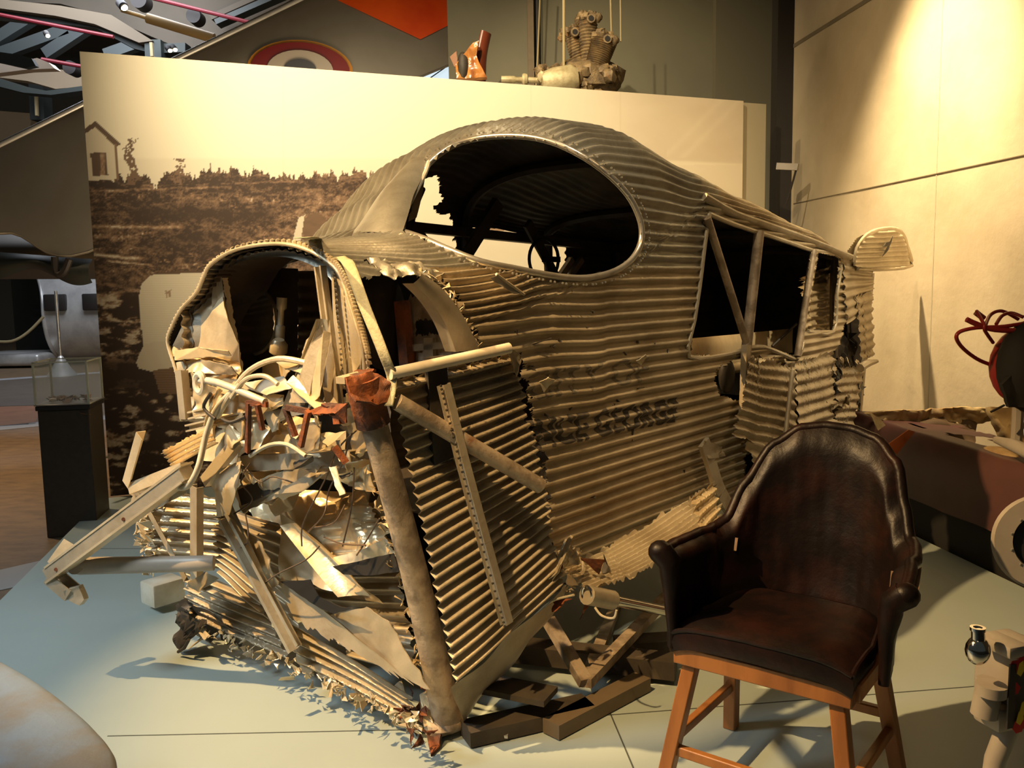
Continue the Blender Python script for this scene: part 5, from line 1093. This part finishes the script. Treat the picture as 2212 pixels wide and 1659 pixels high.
# ceiling steelwork
def hall(name, label, cat, parts, grp=None):
    root = thing(name, label, cat, parts[0][1], grp)
    return root
def beam_thing(name, label, cat, pts, Y, w, h, m, prof='box', grp=None):
    mb = MB(); P = [PY(x, y, Y) for x, y in pts]
    for a, b in zip(P, P[1:]): mb.beam(a, b, w, h, (0, 0, 1), prof)
    o = mb.build(name, m, None, 30); tag(o, label, cat, grp); return o
def slab(name, label, cat, pts, Y, m, d=.3, grp=None):
    mb = MB(); mb.prism([PY(x, y, Y) for x, y in pts], (0, d, 0)); o = mb.build(name, m, None, 30); tag(o, label, cat, grp); return o
slab('ceiling_panel', 'wide brown ceiling panel behind the pale boom', 'ceiling panel', [(-60, -40), (330, -40), (700, -40), (520, 60), (470, 100), (390, 105), (330, 80), (215, 30), (130, 8), (-60, 0)], 18.5, 'ceil')
slab('ceiling_panel', 'lower brown ceiling panel left of the photo panel', 'ceiling panel', [(-60, 118), (60, 140), (200, 160), (200, 185), (120, 192), (60, 175), (-60, 160)], 18, mat('painted_lit_ceiling', (.30, .23, .15), .8))  # paler copy of the ceiling colour, with its lighting put in
slab('roof_truss', 'dark bent roof beam crossing the top left', 'beam', [(-60, 15), (130, 40), (210, 50), (300, 88), (330, 95), (400, 92), (400, 112), (330, 115), (290, 105), (205, 60), (-60, 30)], 17, 'truss')
slab('roof_truss', 'brown lower flange of the bent roof beam', 'beam', [(-60, -8), (130, 12), (240, 32), (330, 88), (300, 92), (205, 52), (120, 34), (-60, 10)], 16.8, mat('brown_flange', (.13, .10, .065), .7))
slab('roof_truss', 'dark beam ending beside the photo panel top edge', 'beam', [(-60, 150), (60, 188), (100, 196), (190, 184), (190, 194), (110, 205), (50, 200), (-60, 172)], 16, 'truss')
for k, (pts) in enumerate([[(-20, 95), (75, 36)], [(0, 118), (150, 64)], [(100, 118), (185, 62)], [(230, 120), (300, 95)]]):
    beam_thing('ceiling_baffle', ['slanted grey tube under the ceiling, nearest the left edge', 'second slanted grey tube from the left edge', 'third slanted grey tube from the left edge', 'short grey tube just above the photo panel corner'][k], 'ceiling tube', pts, 19, .22, .22, 'baffle')
for k, pts in enumerate([[(460, 42), (620, -30)], [(470, 52), (640, -22)]]): beam_thing('ceiling_slat', ['brown slat', 'dark slat'][k] + ' slanting above the wing leading edge', 'slat', pts, 18, .3, .1, ['ceil', 'truss'][k])
for k, pts in enumerate([[(-20, 28), (245, 80)], [(325, -5), (545, 50)], [(90, 128), (190, 146)]]):
    mb = MB(); mb.tube([PY(x, y, 16.3) for x, y in pts], .035, 8); tag(mb.build('sprinkler_pipe', 'pipe_red', None), ['thin red pipe crossing the far left of the ceiling', 'thin red pipe running down towards the wing', 'short red pipe just left of the photo panel'][k], 'pipe')
for k, (x, y, r) in enumerate([(417, 33, .13), (149, 145, .12), (298, -2, .15)]):
    mb = MB(); p = PY(x, y, 16.5); mb.lathe([(r, 0), (r, .3)], p, (0, 1, 0), 24); tag(mb.build('round_vent', 'blackcol', None), ['dark round ceiling opening near the wing edge', 'dark round ceiling opening left of the photo panel', 'dark round opening at the very top beside the spotlight'][k], 'vent')  # black drum standing in for a dark ceiling opening
mb = MB(); mb.tube([PY(262, 22, 14), PY(300, 33, 14), PY(320, 40, 14)], .03, 8); mb.tube([PY(318, 39, 14), PY(462, 83, 14)], .075, 14); tag(mb.build('pale_boom', mat('pale_wood_boom', (.42, .27, .10), .5), None), 'pale tapering boom slanting down to the wing leading edge', 'boom')
for k, (x, y) in enumerate([(268, 16), (103, 77), (367, 109), (378, 107)]):
    p = PY(x, y, 13.8); sp_ = thing('ceiling_spotlight', ['lit spotlight at the upper end of the pale boom', 'lit spotlight under the slanted tubes at far left', 'left lit spotlight of the pair above the panel corner', 'right lit spotlight of the pair above the panel corner'][k], 'spotlight', p)
    s = 1 if k == 0 else .6
    mb = MB(); mb.lathe([(.05 * s, .0), (.07 * s, .02), (.07 * s, .2 * s)], p, V((-.5, .6, .5)), 14); mb.build('lamp_housing', 'blackcol', sp_)
    mb = MB(); mb.blob(p - V((-.5, .6, .5)).normalized() * .012, (.055 * s, .02, .045 * s)); mb.build('lamp_face', 'lamp', sp_)
slab('dark_rudder', 'dark flat tail shape hanging at the far left', 'aircraft part', [(-30, 108), (40, 118), (68, 126), (77, 142), (55, 147), (-30, 128)], 13, 'truss', .1)
slab('pale_wing_tip', 'pale rounded wing tip hanging at the far left edge', 'aircraft part', [(-60, 140), (60, 130), (80, 125), (105, 135), (118, 148), (60, 150), (-60, 165)], 14, mat('pale_doped_fabric', (.42, .34, .26), .7), .2)
beam_thing('hall_column', 'dark column with a yellowish stripe left of the photo panel', 'column', [(86, 170), (90, 262)], 19, .35, .3, 'truss'); beam_thing('hall_column', 'dark column with a pale strip between ceiling and wing', 'column', [(336, 90), (338, 130)], 17, .3, .3, 'truss')
beam_thing('cable_conduit', 'thin yellowish strip on the column left of the photo panel', 'conduit', [(78, 200), (80, 250)], 18.6, .06, .05, 'rope'); beam_thing('cable_conduit', 'thin yellowish strip on the column above the panel corner', 'conduit', [(327, 92), (329, 122)], 16.6, .06, .05, 'rope')
slab('wall_display', 'dim brown display board far back under the ceiling beam', 'display board', [(-60, 235), (70, 245), (60, 300), (-60, 320)], 22, mat('dim_display', (.24, .17, .09), .7))

# wall bracket by the black column
brk = thing('wall_bracket', 'pale bracket arm with a diagonal stay on the black column', 'bracket', PY(1690, 360, 8.4))
mb = MB(); mb.beam(PY(1678, 359, 8.4), PY(1724, 361, 8.3), .04, .06, (0, 0, 1)); mb.build('arm', 'putty', brk); mb = MB(); mb.tube([PY(1720, 366, 8.3), PY(1697, 448, 8.4)], .010, 8); mb.build('stay', 'blackcol', brk)

# blue-grey float tip in the near left corner
mb = MB(); fl_ = [(-120, 1375), (0, 1432), (90, 1486), (170, 1548), (215, 1592), (240, 1622), (252, 1650), (248, 1690), (200, 1740), (-120, 1800)]
zf = .62; pts = [PZ(x, y, zf) for x, y in fl_]; cen = sum(pts, V()) / len(pts); cf = catmull(pts, 5)
rings = [(1, 0), (1.004, -.012), (1.0, -.03), (.985, -.045)]; n = len(cf)
top_r = [(.97, .006), (.9, .012), (.7, .018), (.4, .022), (.1, .024)]
vs = []; 
for s, h in reversed(top_r): vs += [cen + (p - cen) * s + V((0, 0, h)) for p in cf]
for s, h in rings: vs += [cen + (p - cen) * s + V((0, 0, h)) for p in cf]
k = len(top_r) + len(rings); mb.add(vs, [(r * n + i, r * n + (i + 1) % n, (r + 1) * n + (i + 1) % n, (r + 1) * n + i) for r in range(k - 1) for i in range(n)] + [tuple(range(n)), tuple(reversed(range((k - 1) * n, k * n)))])
fl_o = thing('metal_blade', 'weathered blue-grey rounded blade tip in the near left corner', 'blade', (cen.x, cen.y, .1))
mb.build('blade_tip', 'float', fl_o, 50)
mb = MB(); mb.tube([V((cen.x - .25, cen.y - .2, .1)), V((cen.x - .25, cen.y - .2, .6))], .04, 12); mb.build('stand', 'truss', fl_o)

# burgundy fuselage piece on its black plinth, right
bp0 = PZ(1940, 1140, .1); bp1 = PZ(2170, 1250, .1); bd = (bp1 - bp0).normalized(); bo = V((-bd.y, bd.x, 0)); 
if bo.x < 0: bo = -bo
bs = bp0 - bd * 2.2; be = bp1 + bd * 1.0; Lb = (be - bs).length
def bq(s, o, z): q = bs + bd * s + bo * o; return V((q.x, q.y, z))
mb = MB(); mb.prism([bq(0, .05, 0), bq(Lb, .05, 0), bq(Lb, .62, 0), bq(0, .62, 0)], (0, 0, .30)); tag(mb.build('black_plinth', 'black', None, None), 'long matt black plinth along the right wall', 'plinth')
bu = thing('burgundy_fuselage', 'long burgundy aircraft body with torn plywood top along the right wall', 'aircraft body', bq(Lb / 2, .3, .3))
mb = MB()
def bf(u, v):
    s = 1.4 + (Lb - 1.4) * u; a = v * math.pi
    zz = .30 + .40 * (1 - .12 * u) * math.sin(min(a, math.pi / 2)) if v < .5 else .30 + (.40 * (1 - .12 * u)) - .06 * (v - .5); o = .02 + .22 * (1 - math.cos(min(a, math.pi / 2))) * .4 if v < .5 else .11 + .5 * (v - .5) * 2 * .9
    return bq(s, o, zz + .01 * noise.noise(V((s * 4, v * 4, 0))))
mb.grid(bf, 50, 30, lambda u, v, p: v > .62 and noise.noise(p * 5) > .05); mb.build('body_skin', 'burg', bu, 50)
mb = MB(); mb.sheet([PY(x, y, 5.6) for x, y in [(1868, 893), (1930, 886), (2000, 885), (2060, 878), (2140, 880), (2165, 900), (2120, 915), (2060, 920), (2000, 925), (1950, 915), (1900, 905)]], .04, 6, .03, 4, .01); mb.build('torn_plywood_edge', 'torn', bu, 40)
mb = MB(); mb.sheet([PY(1880, 900, 5.7), PY(2110, 905, 5.6), PY(2100, 1000, 5.4), PY(1960, 960, 5.4), PY(1905, 990, 5.5)], .06, 4, .02, 4, .01); mb.build('dark_interior', mat('dark_brown_interior', (.09, .05, .02), .8), bu, 40)  # plain dark brown sheet inside the torn body
mb = MB(); mb.sheet([PY(1912, 962, 5.1), PY(1962, 928, 5.1), PY(1975, 932, 5.1), PY(1932, 985, 5.1)], .008, 6, .012, 2); mb.build('orange_fin', mat('orange_red_paint', (.42, .10, .02), .5), bu, 40, label='orange-red triangular tip')
mb = MB(); mb.sheet([PY(1878, 893, 5.3), PY(1902, 905, 5.3), PY(1912, 918, 5.3), PY(1896, 930, 5.3)], .01, 8, .012, 2); mb.build('orange_fin', 'torn', bu, 40)
mb = MB(); mb.blob(PY(2160, 980, 4.6), (.13, .06, .035), (bd, bo, V((0, 0, 1)))); mb.build('pale_oval_plate', 'wood2' if 0 else 'torn', bu)
mb = MB(); mb.sheet([PY(2130, 880, 5.2), PY(2205, 880, 5.0), PY(2215, 960, 5.0), PY(2160, 950, 5.1)], .03, 5, .02, 3, .01); mb.build('torn_plywood_edge', 'torn', bu, 40)
mb = MB(); mb.tube([PY(2152, 950, 4.4), PY(2190, 962, 4.2), PY(2240, 985, 4.0)], [.018, .032, .035], 14); mb.build('engine_shaft', 'putty', bu)
# red tube seat assembly above it
rs_ = thing('red_tube_assembly', 'red bent tubes around a black rounded shape at the right edge', 'aircraft part', PY(2190, 880, 4.5))
YR = 4.5
def rt_(pts, r, m='tred', nm='bent_tube'): mb = MB(); mb.tube([PY(x, y, YR + dz) for x, y, dz in pts], r, 10, 5); mb.build(nm, m, rs_)
rt_([(2230, 695, 0), (2170, 705, 0), (2110, 708, 0), (2075, 716, 0), (2066, 730, 0), (2080, 752, .05), (2110, 775, .1), (2140, 788, .15)], .010)
rt_([(2088, 690, .0), (2110, 700, 0), (2150, 712, 0), (2230, 715, 0)], .014); rt_([(2110, 672, .1), (2125, 700, 0), (2128, 715, 0), (2145, 740, .1)], .009); rt_([(2108, 675, .1), (2125, 688, .1)], .016)
rt_([(2128, 705, 0), (2140, 680, .1), (2165, 672, .1), (2200, 690, .1)], .009); rt_([(2152, 700, 0), (2165, 682, .05), (2185, 676, .05), (2210, 685, 0)], .009)
mb = MB(); mb.blob(PY(2225, 790, YR + .1), (.21, .12, .22), seg=24); mb.build('red_shell', 'tred', rs_)
mb = MB(); mb.blob(PY(2240, 790, YR), (.20, .14, .25), seg=24); mb.build('black_seat_back', 'black', rs_)
mb = MB(); mb.sheet([PY(2160, 830, YR - .05), PY(2230, 760, YR - .05), PY(2235, 880, YR - .05), PY(2172, 878, YR - .05)], .02, 6, .03, 3); mb.build('black_panel', 'black', rs_)
mb = MB(); mb.tube([PY(2170, 875, YR), PY(2150, 885, YR), PY(2140, 890, YR)], .006, 6); mb.build('lever', 'black', rs_); mb = MB(); mb.tube([PY(2200, 870, YR + .1), PY(2195, 960, YR + .1), PY(2195, 1010, 4.55)], .03, 8); mb.build('seat_stand', 'putty', rs_)
# ring-shaped disc
dc = PY(2255, 1172, 2.6); dk_ = thing('grey_disc', 'pale grey ring shaped disc with dark centre cut by the right edge', 'disc', (dc.x, dc.y, .1))
mb = MB(); da = V((-.25, -1, .12)).normalized(); mb.lathe([(.085, .0), (.09, .015), (.14, .012), (.147, 0), (.14, -.012), (.085, -.01)], dc, da, 48); mb.build('ring', 'putty', dk_)
mb = MB(); mb.lathe([(.09, -.006), (.09, .002)], dc, da, 32); dcn = mb.build('dark_centre', 'black', dk_)
mb = MB()
for i in range(12): a = i * math.pi / 6; xx = da.orthogonal().normalized(); yy = da.cross(xx); mb.blob(dc + da * .014 + (xx * math.cos(a) + yy * math.sin(a)) * .095, (.005,) * 3, seg=6)
mb.build('bolts', 'rimm', dk_); mb = MB(); mb.tube([dc - da * .02, dc - da * .06 + V((.02, 0, -.1)), V((dc.x + .05, dc.y + .08, .1))], .025, 10); mb.build('stand', 'truss', dk_)
# machine at lower right
ym = 1.95; mc = thing('grey_engine_part', 'grey cast machine part with a chrome fitting and a colourful label', 'engine part', PZ(2180, 1900, .1))
ax2 = (V((.95, .3, 0)).normalized(), V((-.3, .95, 0)).normalized(), V((0, 0, 1)))
def px3(x, y, o=0): return PY(x, y, ym + o)
mb = MB(); mb.bbox(px3(2185, 1445, .08), (.105, .13, .15), ax2, .012, 3); mb.build('main_casting', 'putty', mc)
mb = MB(); mb.bbox(px3(2165, 1392, .03), (.06, .10, .03), ax2, .008, 2); mb.build('top_lug', 'putty', mc)
mb = MB(); mb.tube([px3(2140, 1470, .03), px3(2125, 1545, .03)], .030, 16); mb.tube([px3(2142, 1478, .0), px3(2140, 1500, 0)], .034, 16); mb.bbox(px3(2150, 1540, .05), (.06, .08, .06), ax2, .01, 2); mb.build('cylinder_boss', 'putty', mc)
mb = MB(); mb.blob(px3(2112, 1405, 0), (.028, .026, .034)); mb.tube([px3(2114, 1395, 0), px3(2112, 1358, 0)], [.016, .014], 14); mb.lathe([(.017, 0), (.017, .008), (.010, .008), (.010, .004)], px3(2112, 1362, 0), (0, 0, 1), 16); mb.build('chrome_fitting', 'chrome', mc)
pn = -(ax2[1]); pf = px3(2212, 1500, -.0)
mb = MB(); q = px3(2205, 1500, -.006) ; mb.box(q, (.075, .004, .155), ax2); lab = mb.build('label_plate', mat('black_label', (.02, .012, .01), .4), mc, label='black plate with red and yellow flame shapes')
m_r = mat('label_red', (.50, .02, .01), .4); m_y = mat('label_yellow', (.65, .45, .03), .4)
for i, (x, y, m_) in enumerate([(2190, 1440, 'r'), (2205, 1432, 'r'), (2188, 1488, 'r'), (2196, 1570, 'r'), (2210, 1560, 'r')]): mb = MB(); mb.sheet([px3(x + dx, y + dy, -.012) for dx, dy in ((-10, 4), (-4, -12), (8, -14), (16, -4), (10, 10), (-2, 14))], .001, 6, .002, 1); mb.build('red_mark', m_r, lab)
for (x, y) in [(2202, 1445), (2207, 1530), (2200, 1550)]: mb = MB(); mb.sheet([px3(x + dx, y + dy, -.014) for dx, dy in ((-6, 10), (0, -12), (8, -18), (10, 2), (2, 16))], .001, 6, .002, 1); mb.build('yellow_mark', m_y, lab)
mb = MB(); mb.tube([px3(2180, 1565, .06), px3(2150, 1640, .05), V((px3(2120, 1640, .05).x, px3(2120, 1640, .05).y, .1))], [.026, .024, .022], 14); mb.build('leg', 'putty', mc)
bpy.context.view_layer.update()
for ob in bpy.data.objects:
    if ob.type == 'MESH' and ob.name.split('.')[0] in ('inner_skin', 'nose_bulkhead', 'dark_nose_backing', 'inner_gusset', 'hole_rim', 'firewall', 'inner_brace'):
        for v in ob.data.vertices:
            p = v.co.copy(); t_, n__, z_ = tn(p)
            if n__ < -1.30: p += N * (-1.30 - n__); v.co = p
            if z_ < .45: v.co.z = .45
    r = ob
    while r.parent: r = r.parent
    if ob.type == 'MESH' and r in (wr, cr_, chair, mc, dk_, fl_o):
        lo = .1006
        if min(c[2] for c in ob.bound_box) + ob.matrix_world.translation.z < lo:
            for v in ob.data.vertices:
                if v.co.z + ob.matrix_world.translation.z < lo: v.co.z = lo - ob.matrix_world.translation.z

# ================================================================ CAMERA AND LIGHT
cam = bpy.data.cameras.new('camera'); co = bpy.data.objects.new('camera', cam); C.objects.link(co)
cam.sensor_width = 36; cam.lens = 36 * F / 2212; cam.clip_start = .05; cam.clip_end = 200
mx = Matrix((rt, up, -fw)).transposed().to_4x4(); mx.translation = CAM; co.matrix_world = mx; SC.camera = co
def spot(name, loc, tgt, w, ang, col=(1, .70, .36), rad=.05, blend=.6):
    l = bpy.data.lights.new(name, 'SPOT'); l.energy = w; l.color = col; l.spot_size = math.radians(ang); l.spot_blend = blend; l.shadow_soft_size = rad
    o = bpy.data.objects.new(name, l); C.objects.link(o); o.location = loc; o.rotation_euler = (V(tgt) - V(loc)).to_track_quat('-Z', 'Y').to_euler(); return o
def area(name, loc, tgt, w, size, col=(.75, .85, .9)):
    l = bpy.data.lights.new(name, 'AREA'); l.energy = w; l.color = col; l.size = size; o = bpy.data.objects.new(name, l); C.objects.link(o)
    o.location = loc; o.rotation_euler = (V(tgt) - V(loc)).to_track_quat('-Z', 'Y').to_euler(); return o
WARM = (1, .77, .45); WARM2 = (1, .63, .27)
spot('key_spot', (-3.7, 2.1, 5.3), (-.05, 3.25, .95), 2700, 40, WARM2, .04)
spot('front_fill', (-2.6, .5, 5.4), (-.3, 3.1, 1.2), 110, 40, WARM2, .06, .9)  # added weak fill from the front left
spot('mural_spot', (-1.2, 3.4, 5.6), (-.7, 7.2, 2.95), 2300, 68, (1, .82, .54), .05, .9)
wc = wallp(2035, 330)
spot('wall_spot', (wc.x - 1.3, wc.y - .5, 5.2), (wc.x, wc.y + .1, 1.9), 2400, 54, WARM, .05, 1)
spot('wall_spot', (.9, 3.9, 5.6), (3.0, 7.4, 2.0), 450, 60, WARM, .06, 1)
spot('flap_fill', (-1.5, .5, 5.0), (.10, 3.2, .75), 1400, 19, WARM2, .05, .5)  # added narrow lamp to brighten the folded flap, which the key misses
spot('side_fill', (2.6, 1.0, 5.0), (1.1, 4.1, 1.5), 130, 38, WARM2, .10, .8)  # added fill for the fuselage side
spot('floor_spot', (.6, 1.0, 5.4), (1.6, 2.9, .1), 30, 60, WARM, .12, .9)
spot('engine_spot', (-1.4, 6.8, 6.2), (1.2, 9.8, 3.6), 600, 50, WARM, .05, .8)
spot('ceiling_spot', (-3.2, 13, 5.5), (-4.4, 17.5, 8.2), 260, 70, WARM, .1, 1)
area('hall_daylight', (-7, 15, 7.5), (-9, 18, 0), 600, 4, (.85, .9, 1))
spot('hall_floor_fill', (-7.0, 7.6, 6.5), (-5.2, 7.6, 0), 2000, 60, (1, .72, .42), .3, .9)  # added unseen lamp to brighten the hall floor on the left
spot('left_daylight', (-5.0, 1.2, 4.4), (-1.9, 3.1, 0), 1050, 56, (.80, .93, 1), .6, 1)
spot('cabin_fill', (3.1, 3.3, 4.4), (1.75, 5.25, 1.35), 520, 24, (1, .80, .50), .04, .6)  # added unseen lamp to brighten the cabin inside through the right windows
spot('roof_fill', (.5, 2.3, 5.8), (.35, 4.1, 2.1), 420, 34, (1, .80, .52), .08, .9)  # added lamp to brighten the roof hump
area('wing_fill', (-2, 9.0, 1.0), (-2.5, 12, 4), 130, 2, (1, .75, .45))  # added unseen light from below to brighten the dark wing
wld = bpy.data.worlds.new('world'); SC.world = wld; wld.use_nodes = True; bg = wld.node_tree.nodes['Background']; bg.inputs[0].default_value = (.60, .72, .70, 1); bg.inputs[1].default_value = .055
SC.view_settings.view_transform = 'Standard'; SC.view_settings.look = 'None'; SC.view_settings.gamma = 1; SC.view_settings.use_curve_mapping = False; SC.view_settings.exposure = 0
